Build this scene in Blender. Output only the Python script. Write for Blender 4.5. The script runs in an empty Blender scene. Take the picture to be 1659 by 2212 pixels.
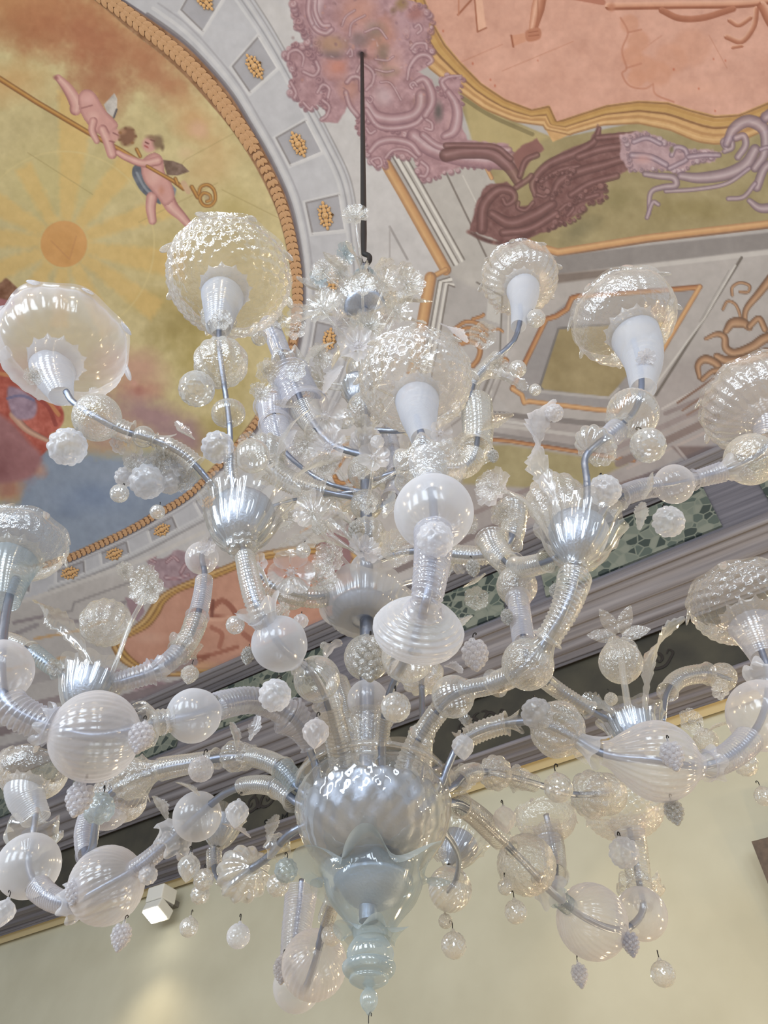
import bpy, bmesh, math, random
import numpy as np
from mathutils import Vector, Matrix

random.seed(7); rng = np.random.default_rng(11)
scene = bpy.context.scene
COL = scene.collection

# ------------------------------------------------------------------ camera
W, H, F = 1659, 2212, 1700.0
PITCH = math.radians(50.0)
CAMZ = 1.6
cam_data = bpy.data.cameras.new("camera")
cam = bpy.data.objects.new("camera", cam_data); COL.objects.link(cam)
cam.location = (0, 0, CAMZ)
cam.rotation_euler = (math.radians(90) + PITCH, 0, 0)
cam_data.sensor_fit = 'VERTICAL'; cam_data.sensor_height = 24.0
cam_data.lens = 24.0 * F / H
cam_data.clip_start = 0.02
scene.camera = cam

# ------------------------------------------------------------------ world, lights, exposure
def lin(c):
    c = np.asarray(c, float) / 255.0
    return np.where(c <= 0.04045, c / 12.92, ((c + 0.055) / 1.055) ** 2.4)
def rgba(r, g, b): return (*[float(v) for v in lin((r, g, b))], 1.0)

world = bpy.data.worlds.new("hall_light"); scene.world = world
world.use_nodes = True
bg = world.node_tree.nodes["Background"]
bg.inputs[0].default_value = (0.88, 0.935, 1.0, 1); bg.inputs[1].default_value = 0.72

def area(name, loc, target, sx, sy, power, color):
    ld = bpy.data.lights.new(name, 'AREA'); ld.shape = 'RECTANGLE'; ld.size = sx; ld.size_y = sy
    ld.energy = power; ld.color = color
    o = bpy.data.objects.new(name, ld); COL.objects.link(o); o.location = loc
    d = Vector(target) - Vector(loc); o.rotation_euler = d.to_track_quat('-Z', 'Y').to_euler()
    return o
# tall windows of the opposite long wall (behind and left of the viewer): cool daylight; the last two are added fill to brighten the glass
for k, (x, y) in enumerate([(-6.6, -1.2), (-4.4, -2.6), (-2.2, -4.0), (0.4, -5.6), (2.8, -7.1)]):
    area("window_and_fill_daylight", (x, y, 3.6), (x + 2.7, y + 4.2, 5.0), 1.3, 3.0, 140, (0.77, 0.88, 1.0))
# small warm lights added low to the right, unseen, for golden glints
for k, (x, y, z) in enumerate([(4.6, 0.6, 1.3), (5.6, 2.6, 1.3), (1.6, 4.4, 0.7), (3.4, 3.4, 0.9)]):
    area("warm_glint_light", (x, y, z), (x * 0.6, y * 0.7 + 0.4, 5.5), 0.13, 0.13, 36, (1.0, 0.74, 0.42))
# rows of small warm lights, added out of view to make the glass sparkle
_c, _s = math.cos(math.radians(32.1)), math.sin(math.radians(32.1))
for n_, ws in ((6.0, (-5.5, -3.6, -1.7, .6, 2.6)), (-3.9, (-5, -2, 1, 4, 7))):
    for w_ in ws:
        x, y = -_c * w_ + _s * n_, _s * w_ + _c * n_
        area("sparkle_light", (x, y, 5.3 if n_ > 0 else 6.0), (0, 1.4, 2.8), 0.12, 0.12, 26, (1.0, 0.78, 0.48))

scene.view_settings.view_transform = 'Standard'
scene.view_settings.look = 'None'
scene.view_settings.gamma = 1.0
scene.view_settings.use_curve_mapping = False
scene.view_settings.exposure = -0.24
scene.cycles.transparent_max_bounces = 40
scene.cycles.max_bounces = 10
scene.cycles.diffuse_bounces = 3
scene.cycles.glossy_bounces = 4
scene.cycles.transmission_bounces = 8
scene.cycles.caustics_reflective = False
scene.cycles.caustics_refractive = False
scene.cycles.sample_clamp_indirect = 4.0
scene.cycles.use_denoising = True
scene.cycles.adaptive_threshold = 0.025

# ------------------------------------------------------------------ geometry of the place
SP, CP = math.sin(PITCH), math.cos(PITCH)
def ray(px, py):
    x = (px - W / 2) / F; y = (H / 2 - py) / F
    return np.array([x, CP - SP * y, SP + CP * y])
def atY(px, py, Y):                       # point of the line of sight at forward distance Y
    d = ray(px, py); t = Y / d[1]
    return Vector((d[0] * t, Y, d[2] * t + CAMZ))
def pxsize(P, px):                        # real size of px photograph pixels at point P
    v = Vector(P) - Vector((0, 0, CAMZ))
    return px / F * (v.y * CP + v.z * SP)
def proj(P):                              # photograph pixel of a point
    v = Vector(P) - Vector((0, 0, CAMZ)); dep = v.y * CP + v.z * SP
    return (W / 2 + F * v.x / dep, H / 2 - F * (-v.y * SP + v.z * CP) / dep)

AZ = math.radians(32.1)
WD = Vector((-math.cos(AZ), math.sin(AZ), 0))      # along the long wall, away from the viewer
ND = Vector((math.sin(AZ), math.cos(AZ), 0))       # towards the long wall
def wn(w, n, z): return Vector((WD.x * w + ND.x * n, WD.y * w + ND.y * n, z))
DW = 6.5                                            # distance of the wall
N0, APEX, NS, ZS = 1.05, 8.65 + CAMZ, 6.1, 6.93 + CAMZ
SAG = APEX - ZS; RV = ((NS - N0) ** 2 + SAG ** 2) / (2 * SAG); ZC = APEX - RV
def vz(n): return ZC + math.sqrt(max(1e-6, RV * RV - (n - N0) ** 2))
def at_n(px, py, n):
    d = ray(px, py); t = n / (d[0] * ND.x + d[1] * ND.y)
    return Vector((d[0] * t, d[1] * t, d[2] * t + CAMZ))
def vault_t(dx, dy, dz):
    dn = dx * ND.x + dy * ND.y
    A = dn * dn + dz * dz; B = -2 * dn * N0 + 2 * dz * (CAMZ - ZC); Cc = N0 * N0 + (CAMZ - ZC) ** 2 - RV * RV
    return (-B + np.sqrt(B * B - 4 * A * Cc)) / (2 * A), dn
def at_vault(px, py, off=0.0):
    d = ray(px, py); t, dn = vault_t(*d); p = Vector(d * t) + Vector((0, 0, CAMZ))
    n = dn * t
    nrm = (ND * (N0 - n) + Vector((0, 0, -(p.z - ZC)))).normalized()     # into the room
    return p + nrm * off, nrm

# ------------------------------------------------------------------ object helpers
def new_obj(name, mesh, parent=None, mat=None):
    o = bpy.data.objects.new(name, mesh); COL.objects.link(o)
    if parent is not None: o.parent = parent
    if mat is not None and hasattr(mesh, 'materials') and len(mesh.materials) == 0: mesh.materials.append(mat)
    return o
def empty(name, loc=(0, 0, 0), parent=None):
    o = bpy.data.objects.new(name, None); COL.objects.link(o); o.location = loc
    if parent is not None: o.parent = parent
    o.empty_display_size = 0.05
    return o
def tag(o, label=None, cat=None, group=None, kind=None):
    if label: o["label"] = label
    if cat: o["category"] = cat
    if group: o["group"] = group
    if kind: o["kind"] = kind
    return o
def mesh_from(name, V, Fc, smooth=True):
    m = bpy.data.meshes.new(name); m.from_pydata([tuple(v) for v in V], [], Fc); m.update()
    if smooth: m.polygons.foreach_set("use_smooth", [True] * len(m.polygons))
    return m
def grid_mesh(name, G, closed_u=False, smooth=True):
    """G: array rows x cols x 3"""
    r, c = G.shape[:2]
    idx = np.arange(r * c).reshape(r, c)
    if closed_u:
        nx = np.roll(idx, -1, axis=1)
        q = np.stack([idx[:-1], nx[:-1], nx[1:], idx[1:]], -1).reshape(-1, 4)
    else:
        q = np.stack([idx[:-1, :-1], idx[:-1, 1:], idx[1:, 1:], idx[1:, :-1]], -1).reshape(-1, 4)
    return np_mesh(name, G.reshape(-1, 3), q, smooth)
def np_mesh(name, V, Q, smooth=True):
    m = bpy.data.meshes.new(name)
    V = np.ascontiguousarray(V, dtype=np.float32); Q = np.ascontiguousarray(Q, dtype=np.int32)
    k = Q.shape[1]
    m.vertices.add(len(V)); m.vertices.foreach_set("co", V.ravel())
    m.loops.add(Q.size); m.loops.foreach_set("vertex_index", Q.ravel())
    m.polygons.add(len(Q)); m.polygons.foreach_set("loop_start", np.arange(0, Q.size, k, dtype=np.int32))
    if smooth: m.polygons.foreach_set("use_smooth", np.ones(len(Q), dtype=bool))
    m.update(calc_edges=True)
    return m
class Mat:
    def __init__(s, name):
        s.m = bpy.data.materials.new(name); s.m.use_nodes = True; s.t = s.m.node_tree; s.t.nodes.clear()
        s.out = s.n('ShaderNodeOutputMaterial')
    def n(s, typ, **kw):
        x = s.t.nodes.new(typ)
        for k, v in kw.items():
            if k.startswith('_'): setattr(x, k[1:], v)
            else:
                key = k.replace('__', ' ')
                x.inputs[int(key[1:]) if key[0] == 'i' and key[1:].isdigit() else key].default_value = v
        return x
    def l(s, a, b, ia=0, ib=0): s.t.links.new(a.outputs[ia], b.inputs[ib])
def simple_mat(name, rgb, rough=0.7, metal=0.0, noise=None, bump=0.0, scale=8.0):
    M = Mat(name); p = M.n('ShaderNodeBsdfPrincipled'); p.inputs['Base Color'].default_value = rgba(*rgb)
    p.inputs['Roughness'].default_value = rough; p.inputs['Metallic'].default_value = metal
    M.l(p, M.out)
    if noise:
        tc = M.n('ShaderNodeTexCoord'); nz = M.n('ShaderNodeTexNoise', Scale=scale, Detail=6.0)
        M.l(tc, nz, 3, 0)
        rp = M.n('ShaderNodeValToRGB'); rp.color_ramp.elements[0].position = 0.3; rp.color_ramp.elements[1].position = 0.7
        rp.color_ramp.elements[0].color = rgba(*noise); rp.color_ramp.elements[1].color = rgba(*rgb)
        M.l(nz, rp); M.l(rp, p)
        if bump:
            b = M.n('ShaderNodeBump', Strength=bump, Distance=0.02); M.l(nz, b, 0, 2)
            t = b.outputs[0]; M.t.links.new(t, p.inputs['Normal'])
    return M.m

# ================================================================== the frescoed vault
def zc(ox, oy, s, pts): return [(ox + x / s, oy + y / s) for x, y in pts]
def cr(pts, n=8, closed=False):
    P = np.array(pts, float)
    if len(P) < 3: return P
    if closed: Q = np.vstack([P[-1], P, P[0], P[1]])
    else: Q = np.vstack([2 * P[0] - P[1], P, 2 * P[-1] - P[-2]])
    out = []
    for i in range(len(Q) - 3):
        a, b, c, d = Q[i:i + 4]
        for k in range(n):
            t = k / n
            out.append(0.5 * ((2 * b) + (c - a) * t + (2 * a - 5 * b + 4 * c - d) * t * t + (3 * b - a - 3 * c + d) * t ** 3))
    if not closed: out.append(P[-1])
    return np.array(out)

XS = np.concatenate([np.arange(-420, -12, 14.0), np.arange(-12, 1672, 2.0), np.arange(1672, 2080, 14.0)])
YS = np.concatenate([np.arange(-420, -12, 14.0), np.arange(-12, 620, 2.0), np.arange(620, 1240, 3.0), np.arange(1240, 1790, 4.0)])
GX, GY = np.meshgrid(XS, YS)
IMG = np.zeros(GX.shape + (3,)); PART = np.zeros(GX.shape, int)
PARTS = ['grey_architecture']
def part_id(name): PARTS.append(name); return len(PARTS) - 1
def vnoise(scale, seed):
    r = np.random.default_rng(seed)
    gx = (GX + 500) / scale; gy = (GY + 500) / scale
    nx, ny = int(gx.max()) + 3, int(gy.max()) + 3
    T = r.random((ny, nx)); ix = gx.astype(int); iy = gy.astype(int)
    fx = gx - ix; fy = gy - iy; fx = fx * fx * (3 - 2 * fx); fy = fy * fy * (3 - 2 * fy)
    return (T[iy, ix] * (1 - fx) + T[iy, ix + 1] * fx) * (1 - fy) + (T[iy + 1, ix] * (1 - fx) + T[iy + 1, ix + 1] * fx) * fy
def fbm(scale, seed, o=4):
    s = 0; a = 1; tot = 0
    for k in range(o): s = s + a * vnoise(scale / 2 ** k, seed + k); tot += a; a *= 0.55
    return s / tot
N1 = fbm(160, 1); N2 = fbm(46, 9); N3 = fbm(12, 21, 3)
def window(pts, pad):
    P = np.asarray(pts); x0, y0 = P.min(0) - pad; x1, y1 = P.max(0) + pad
    a, b = np.searchsorted(XS, [x0, x1]); c, d = np.searchsorted(YS, [y0, y1])
    return slice(c, d), slice(a, b)
def blend(sl, al, col, part=None):
    col = np.asarray(col, float)
    IMG[sl] += al[..., None] * (col - IMG[sl])
    if part is not None: PART[sl][al > 0.5] = part
def segdist(P, X, Y, closed):
    best = np.full(X.shape, 1e9); side = np.zeros(X.shape); tt = np.zeros(X.shape)
    n = len(P); m = n if closed else n - 1
    for i in range(m):
        a = P[i]; b = P[(i + 1) % n]; d = b - a; L = d @ d
        if L < 1e-9: continue
        t = np.clip(((X - a[0]) * d[0] + (Y - a[1]) * d[1]) / L, 0, 1)
        ex = X - a[0] - t * d[0]; ey = Y - a[1] - t * d[1]
        q = ex * ex + ey * ey; u = q < best
        best[u] = q[u]; side[u] = np.sign(d[0] * ey - d[1] * ex)[u]; tt[u] = ((i + t) / m)[u]
    return np.sqrt(best), side, tt
def inside(P, X, Y):
    r = np.zeros(X.shape, bool); n = len(P)
    for i in range(n):
        x1, y1 = P[i]; x2, y2 = P[(i + 1) % n]
        if y1 == y2: continue
        r ^= ((y1 > Y) != (y2 > Y)) & (X < (x2 - x1) * (Y - y1) / (y2 - y1) + x1)
    return r
def poly(pts, col, soft=1.5, alpha=1.0, part=None, smooth=False, tex=None, wob=0.0):
    P = cr(pts, 6, True) if smooth else np.array(pts, float)
    sl = window(P, soft + 3 + wob); X, Y = GX[sl], GY[sl]
    d, _, _ = segdist(P, X, Y, True); ins = inside(P, X, Y)
    s = np.where(ins, d, -d)
    if wob: s = s + (N3[sl] - 0.5) * 2 * wob
    al = np.clip(0.5 + s / (2 * soft), 0, 1) * alpha
    c = np.asarray(col, float)
    if tex is not None:
        n, amp = tex; c = c + ((n[sl] - 0.5) * amp)[..., None]
    blend(sl, al, c, part)
    return sl, s
def stroke(pts, w, ramp, smooth=True, alpha=1.0, part=None, soft=1.0, taper=None):
    P = cr(pts, 8) if smooth else np.array(pts, float)
    sl = window(P, w + 3); X, Y = GX[sl], GY[sl]
    d, sd, tt = segdist(P, X, Y, False)
    hw = w / 2 * (np.interp(tt, np.linspace(0, 1, len(taper)), taper) if taper is not None else 1.0)
    v = np.clip(sd * d / np.maximum(hw, 0.3), -1, 1)
    al = np.clip((hw - d) / (2 * soft) + 0.5, 0, 1) * alpha
    if isinstance(ramp[0], (int, float)): c = np.asarray(ramp, float)
    else:
        vs = [r[0] for r in ramp]; cs = np.array([r[1] for r in ramp], float)
        c = np.stack([np.interp(v, vs, cs[:, k]) for k in range(3)], -1)
    blend(sl, al, c, part)
def blob(x, y, rx, ry, col, alpha=1.0, rot=0.0, part=None, hard=0.0, wob=0.3):
    R = max(rx, ry) * 1.8; sl = window([(x - R, y - R), (x + R, y + R)], 2)
    dx = GX[sl] - x; dy = GY[sl] - y; c, s = math.cos(rot), math.sin(rot)
    e = np.sqrt(((dx * c + dy * s) / rx) ** 2 + ((-dx * s + dy * c) / ry) ** 2) + (N2[sl] - 0.5) * wob * 2 + (N3[sl] - .5) * wob * .5
    al = np.clip((1.0 - e) / (1 - hard) * 1.3 if hard < 1 else (e < 1) * 1.0, 0, 1) * alpha
    blend(sl, al, col, part)
def shade(sl_s, col, amt, width):          # darken a band inside an outline (painted modelling of a figure)
    sl, s = sl_s; al = np.clip(1 - s / width, 0, 1) * (s > -0.5) * amt
    blend(sl, al, col)

# ---- plain ground
IMG[:] = (180, 176, 176); IMG += ((N1 - .5) * 22 + (N2 - .5) * 14)[..., None]
poly([(540, -420), (905, -420), (826, 345), (962, 582), (925, 600), (905, 770), (860, 980), (560, 1240), (300, 1330), (-420, 1560), (-420, -420)],
     (203, 201, 204), 3, tex=(N2, 20))
poly([(1100, 560), (2080, 480), (2080, 1100), (1120, 1180)], (176, 171, 170), 8, tex=(N2, 20))
poly([(1140, 900), (2080, 560), (2080, 1200), (700, 1500), (700, 1180)], (160, 152, 152), 30, .75, tex=(N2, 16))
poly([(-420, 1330), (420, 1210), (900, 1000), (900, 1400), (-420, 1790)], (192, 187, 186), 12, tex=(N2, 18))

# ---- coffered ring round the great oval
RO = [(470, -120), (550, 0), (600, 80), (665, 200), (720, 305), (755, 380), (770, 450), (780, 540), (785, 650), (770, 760), (735, 860), (680, 950),
      (600, 1030), (520, 1085), (432, 1130), (304, 1197), (202, 1241), (111, 1275), (0, 1308), (-140, 1335), (-420, 1350), (-420, -120)]
LO = [(160, -70), (265, 0), (340, 50), (400, 95), (450, 145), (500, 205), (540, 270), (575, 330), (605, 390), (625, 440), (640, 500), (650, 560), (655, 620),
      (653, 690), (640, 765), (612, 835), (570, 905), (505, 985), (415, 1072), (341, 1119), (287, 1150), (209, 1187), (135, 1219), (40, 1244), (-120, 1262), (-420, 1270), (-420, -160)]
LI = [(90, -80), (203, 0), (280, 65), (350, 120), (400, 165), (450, 220), (500, 280), (540, 340), (570, 395), (595, 450), (612, 505), (625, 565), (631, 620),
      (629, 690), (616, 765), (590, 835), (550, 900), (490, 975), (406, 1060), (333, 1105), (278, 1137), (203, 1173), (130, 1203), (36, 1227), (-120, 1245), (-420, 1252), (-420, -170)]
pr = part_id('coffered_band')
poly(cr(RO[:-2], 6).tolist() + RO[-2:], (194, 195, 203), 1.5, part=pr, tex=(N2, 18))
ro = cr(RO[:-2], 20); lo = cr(LO[:-2], 20); li = cr(LI[:-2], 20)
def resamp(P, n=600):
    d = np.r_[0, np.cumsum(np.hypot(*np.diff(P, axis=0).T))]; t = np.linspace(0, d[-1], n)
    return np.stack([np.interp(t, d, P[:, 0]), np.interp(t, d, P[:, 1])], 1)
ro_, lo_ = resamp(ro), resamp(lo)
# pair every point of the inner edge with the outer edge along one radius from the sun
CEN = np.array([140.0, 560.0])
def along(P, q): return np.interp(q, np.unwrap(np.arctan2(P[:, 1] - CEN[1], P[:, 0] - CEN[0])), P[:, 0]), np.interp(q, np.unwrap(np.arctan2(P[:, 1] - CEN[1], P[:, 0] - CEN[0])), P[:, 1])
def ringpt(q, f):
    a = np.array(along(lo_, q)); b = np.array(along(ro_, q)); return a + (b - a) * f
qs = np.linspace(-1.25, 1.62, 260)
def ringline(f, w, col, alpha=1.0): stroke([tuple(ringpt(q, f)) for q in qs], w, col, smooth=False, alpha=alpha)
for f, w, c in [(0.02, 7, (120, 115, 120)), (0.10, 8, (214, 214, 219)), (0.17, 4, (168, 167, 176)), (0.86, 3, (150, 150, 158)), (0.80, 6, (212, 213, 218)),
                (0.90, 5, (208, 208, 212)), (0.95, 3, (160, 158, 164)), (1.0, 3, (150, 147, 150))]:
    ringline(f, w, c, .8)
COFFER_PX = [(430, 12), (553, 140), (651, 308), (704, 465), (720, 605), (716, 735), (670, 868), (455, 1085), (355, 1157), (250, 1211), (152, 1249), (30, 1285)]
COFFERS = []
for k, (x, y) in enumerate(COFFER_PX):
    q = math.atan2(y - CEN[1], x - CEN[0]); dq = 42 / math.hypot(x - CEN[0], y - CEN[1]) * (1.0 if y < 500 else .85)
    mid = ringpt(q, .5)
    Q = lambda s, f: tuple(ringpt(q + s * dq, f))
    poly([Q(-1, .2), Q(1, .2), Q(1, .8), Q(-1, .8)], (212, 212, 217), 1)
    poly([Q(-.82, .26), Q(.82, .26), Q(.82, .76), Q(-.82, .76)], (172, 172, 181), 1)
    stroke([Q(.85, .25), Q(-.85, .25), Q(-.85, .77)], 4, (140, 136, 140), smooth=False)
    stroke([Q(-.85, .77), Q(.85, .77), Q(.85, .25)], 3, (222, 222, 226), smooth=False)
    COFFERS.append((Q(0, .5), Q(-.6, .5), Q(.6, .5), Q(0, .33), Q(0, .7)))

# ---- gilded laurel band
pl = part_id('laurel_ground')
poly(lo.tolist() + LO[-2:], (150, 108, 76), 1.2, part=pl, tex=(N3, 60))
stroke([tuple(p) for p in lo], 5, (112, 104, 112), smooth=False)

# ---- painted sky of the oval
ps = part_id('painted_sky')
poly(li.tolist() + LI[-2:], (206, 190, 140), 1.2, part=ps)
oval = np.zeros(GX.shape, bool); oval[PART == ps] = True
keep = IMG.copy()
IMG += ((N2 - .5) * 26 + (N3 - .5) * 12)[..., None] * np.array([1, 1, .9])
blob(60, 20, 420, 120, (188, 128, 84), .9, .25); blob(190, 90, 170, 100, (172, 108, 76), .9, .5); blob(330, 150, 150, 70, (176, 116, 82), .85, .7)
blob(215, 190, 90, 110, (168, 106, 76), .75, .3); blob(40, 60, 120, 60, (168, 106, 70), .6); blob(420, 260, 90, 60, (206, 160, 112), .75, .8)
blob(20, 180, 120, 60, (206, 164, 108), .8); blob(455, 350, 80, 90, (212, 180, 128), .7); blob(500, 480, 70, 110, (190, 172, 110), .7)
blob(430, 280, 30, 26, (222, 178, 150), .7, .6); blob(400, 330, 28, 22, (222, 190, 150), .6)
blob(120, 400, 200, 120, (206, 192, 130), .55); blob(330, 560, 120, 70, (198, 176, 112), .6); blob(390, 700, 110, 60, (160, 142, 84), .8, -.4)
blob(330, 650, 90, 40, (186, 164, 100), .7); blob(440, 790, 120, 90, (176, 158, 92), .8, .6); blob(60, 800, 130, 70, (214, 168, 140), .8)
blob(290, 800, 110, 70, (206, 160, 140), .9, .3); blob(300, 845, 60, 34, (196, 140, 124), .9); blob(330, 900, 130, 50, (170, 134, 138), .95, .35)
blob(390, 940, 90, 40, (160, 128, 134), .9, .3); blob(230, 930, 90, 60, (178, 138, 134), .85); blob(480, 930, 60, 60, (172, 154, 92), .8)
blob(60, 700, 80, 60, (206, 186, 120), .5)
poly([(60, 960), (150, 975), (250, 985), (340, 975), (420, 1000), (440, 1060), (330, 1130), (130, 1215), (-200, 1260), (-100, 1110), (40, 1080)], (136, 152, 180), 14, .95, tex=(N2, 34), wob=8)
blob(200, 1075, 120, 50, (122, 142, 178), .6); blob(300, 1040, 90, 40, (134, 152, 182), .6); blob(150, 1160, 90, 40, (146, 160, 182), .6)
blob(20, 1010, 90, 60, (150, 104, 108), .95); blob(60, 1000, 45, 40, (140, 100, 104), .9); blob(20, 1055, 40, 40, (178, 120, 100), .9); blob(85, 1015, 26, 26, (200, 150, 130), .8)
blob(-60, 1000, 120, 90, (160, 112, 110), .9)
# sun with rays and halo
for a, w, L in [(-2.05, .10, 190), (-1.48, .13, 330), (-.9, .12, 230), (-.35, .1, 250), (.18, .12, 270), (.62, .1, 250), (1.1, .09, 220), (1.62, .1, 180), (2.2, .12, 200), (2.75, .13, 240), (-2.6, .12, 300), (-3.05, .12, 220)]:
    poly([(138 + 52 * math.cos(a - .25), 527 + 52 * math.sin(a - .25)), (138 + L * math.cos(a - w), 527 + L * math.sin(a - w)),
          (138 + L * math.cos(a + w), 527 + L * math.sin(a + w)), (138 + 52 * math.cos(a + .25), 527 + 52 * math.sin(a + .25))], (224, 188, 116), 6, .72, wob=5)
stroke([(138 + 195 * math.cos(a), 527 + 200 * math.sin(a)) for a in np.linspace(0, 6.28, 60)], 4, (222, 204, 146), alpha=.5)
pp = part_id('painted_sun')
poly([(138 + 50 * math.cos(a) - 6 * math.sin(a), 527 + 50 * math.sin(a) + 6 * math.cos(a)) for a in np.linspace(0, 6.2, 40)], (216, 160, 96), 1.5, part=pp, tex=(N2, 30))
stroke([(110, 520), (150, 560), (165, 510)], 3, (196, 140, 90), smooth=False, alpha=.6)
for pts in [[(520, 280), (400, 345), (340, 420)], [(470, 395), (300, 480)], [(60, 330), (200, 420)], [(600, 470), (480, 410)]]:
    stroke(pts, 2, (160, 138, 90), smooth=False, alpha=.45)
# red-robed figure at the frame edge
pf = part_id('painted_robed_figure')
z = lambda p: zc(0, 560, 3.16, p)
poly(z([(-120, 700), (60, 730), (180, 790), (320, 900), (420, 1010), (435, 1100), (390, 1170), (340, 1200), (330, 1290), (250, 1350), (160, 1270), (60, 1180), (-120, 1150)]), (188, 92, 78), 2, part=pf, smooth=True, tex=(N3, 60))
stroke(z([(-60, 770), (120, 810), (290, 930), (400, 1060)]), 9, (214, 150, 96), alpha=.8); stroke(z([(230, 930), (330, 1010), (380, 1130)]), 9, (150, 62, 56), alpha=.8)
stroke(z([(90, 1060), (180, 1160), (330, 1240)]), 12, [(-1, (150, 100, 90)), (0, (222, 180, 156)), (1, (190, 140, 120))], part=pf, taper=[1.5, 1.2, .8])
poly(z([(60, 870), (180, 910), (250, 980), (230, 1080), (120, 1090), (60, 1000)]), (164, 138, 160), 3, smooth=True, tex=(N3, 50)); stroke(z([(50, 950), (140, 930), (230, 960)]), 6, (110, 110, 150), alpha=.8)
poly(z([(-120, 1040), (60, 1100), (200, 1250), (280, 1350), (180, 1500), (-120, 1480)]), (158, 104, 108), 6, smooth=True, tex=(N2, 60))
poly(z([(0, 160), (40, 130), (90, 170), (130, 215), (110, 260), (40, 290), (-60, 300), (-60, 150)]), (136, 94, 72), 2, part=pf, smooth=True, tex=(N3, 70))
poly(z([(-60, 270), (60, 280), (100, 300), (40, 350), (-60, 380)]), (170, 110, 116), 2, smooth=True)
blob(300, 842, 14, 15, (176, 116, 106), .9); blob(290, 828, 12, 10, (214, 160, 146), .9)
# crozier
pz = part_id('painted_crozier')
z = lambda p: zc(80, 130, 3.95, p)
GOLD = [(-1, (120, 78, 44)), (-.2, (206, 156, 84)), (.3, (178, 122, 62)), (1, (110, 70, 40))]
stroke([(-420, -58)] + z([(-330, 150), (0, 360), (440, 620), (720, 770), (950, 910), (1160, 1030)]), 11, GOLD, smooth=False, part=pz, taper=[1.1, 1.1, 1.05, 1, .9, .8, .8])
# cherub with white wing
pc = part_id('painted_cherub')
SK, SD, SL_ = (212, 158, 152), (150, 96, 96), (232, 188, 178)
poly(z([(570, 380), (660, 280), (685, 330), (680, 450), (660, 495), (600, 450)]), (196, 190, 186), 1, part=pc, tex=(N3, 60)); stroke(z([(655, 490), (680, 420)]), 4, (80, 76, 84))
def limb(pts, w, taper, part): stroke(pts, w, [(-1, SD), (-.5, SK), (.2, SL_), (1, (186, 126, 124))], taper=taper, part=part)
limb(z([(330, 420), (330, 360), (260, 240), (180, 150)]), 24, [1.1, 1.25, .95, .6], pc); blob(*z([(160, 150)])[0], 9, 7, (150, 92, 92), .9, .4, wob=.1)
shade(poly(z([(360, 290), (420, 250), (490, 280), (550, 380), (600, 450), (660, 510), (690, 560), (640, 620), (560, 640), (480, 600), (430, 540), (390, 480), (360, 400)]), SK, 1.2, part=pc, smooth=True), SD, .5, 7)
blob(*z([(430, 340)])[0], 18, 16, (226, 176, 172), .8, wob=.1); stroke(z([(380, 410), (470, 385)]), 3, SD, alpha=.8); blob(*z([(480, 480)])[0], 16, 14, SL_, .6, wob=.1)
limb(z([(480, 520), (470, 600), (510, 690)]), 16, [1.1, 1, .8], pc); limb(z([(560, 590), (600, 680), (640, 800)]), 22, [.9, 1, 1], pc)
blob(*z([(665, 640)])[0], 15, 17, SK, .95, .5, part=pc, wob=.08, hard=.5); blob(*z([(770, 650)])[0], 22, 24, (132, 92, 70), 1, part=pc, wob=.15, hard=.5); blob(*z([(730, 610)])[0], 10, 8, (186, 140, 110), .7)
for q in range(14): blob(*z([(770 + 70 * math.cos(q * .9), 650 + 70 * math.sin(q * .9))])[0], 5, 4, (110 + 20 * (q % 3), 76 + 14 * (q % 3), 60), .8, wob=.1)
stroke(z([(690, 640), (650, 620)]), 3, SD); stroke(z([(660, 700), (620, 690)]), 3, SD)
# cherub with blue sash
pd = part_id('painted_cherub')
poly(z([(1070, 850), (1160, 860), (1240, 890), (1300, 950), (1200, 985), (1110, 980)]), (120, 96, 84), 1, part=pd, tex=(N3, 60))
poly(z([(830, 900), (900, 900), (920, 1040), (1020, 1150), (1050, 1230), (900, 1130), (830, 1020), (810, 960)]), (98, 104, 118), 1.2, part=pd, smooth=True, tex=(N3, 40)); stroke(z([(850, 960), (920, 1090), (1020, 1180)]), 5, (150, 158, 170), alpha=.8)
poly(z([(1130, 1040), (1190, 1100), (1170, 1180), (1120, 1100)]), (130, 138, 152), 1, part=pd)
limb(z([(980, 1170), (970, 1260), (985, 1370)]), 22, [1.1, 1.0, .8], pd); limb(z([(1100, 1150), (1150, 1250), (1230, 1330), (1290, 1400)]), 26, [1.25, 1.1, .8, .65], pd)
shade(poly(z([(900, 850), (1000, 790), (1070, 840), (1090, 960), (1150, 1060), (1170, 1180), (1090, 1240), (1020, 1160), (920, 1040), (890, 940)]), SK, 1.2, part=pd, smooth=True), SD, .5, 7)
blob(*z([(1000, 990)])[0], 18, 24, SL_, .7, .4, wob=.1); blob(*z([(1060, 1110)])[0], 10, 14, (196, 130, 108), .6)
limb(z([(1030, 860), (900, 880), (760, 830), (690, 790)]), 17, [1.2, 1.0, .85, .7], pd)
blob(*z([(960, 720)])[0], 19, 21, SK, 1, part=pd, wob=.06, hard=.5); blob(*z([(1030, 700)])[0], 15, 20, (128, 104, 80), .95, part=pd, wob=.2, hard=.3); blob(*z([(980, 660)])[0], 20, 8, (140, 112, 86), .9, .2, wob=.2); blob(*z([(1070, 750)])[0], 7, 12, (110, 86, 66), .9)
stroke(z([(925, 700), (950, 712)]), 3, (110, 60, 56)); stroke(z([(970, 680), (1000, 690)]), 3, (120, 76, 70)); stroke(z([(920, 730), (945, 745)]), 3, (170, 84, 80))
stroke(z([(940, 905), (1160, 1030), (1250, 1090)]), 9, GOLD, smooth=False, part=pz, taper=[.8, .9, 1.4])
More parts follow.
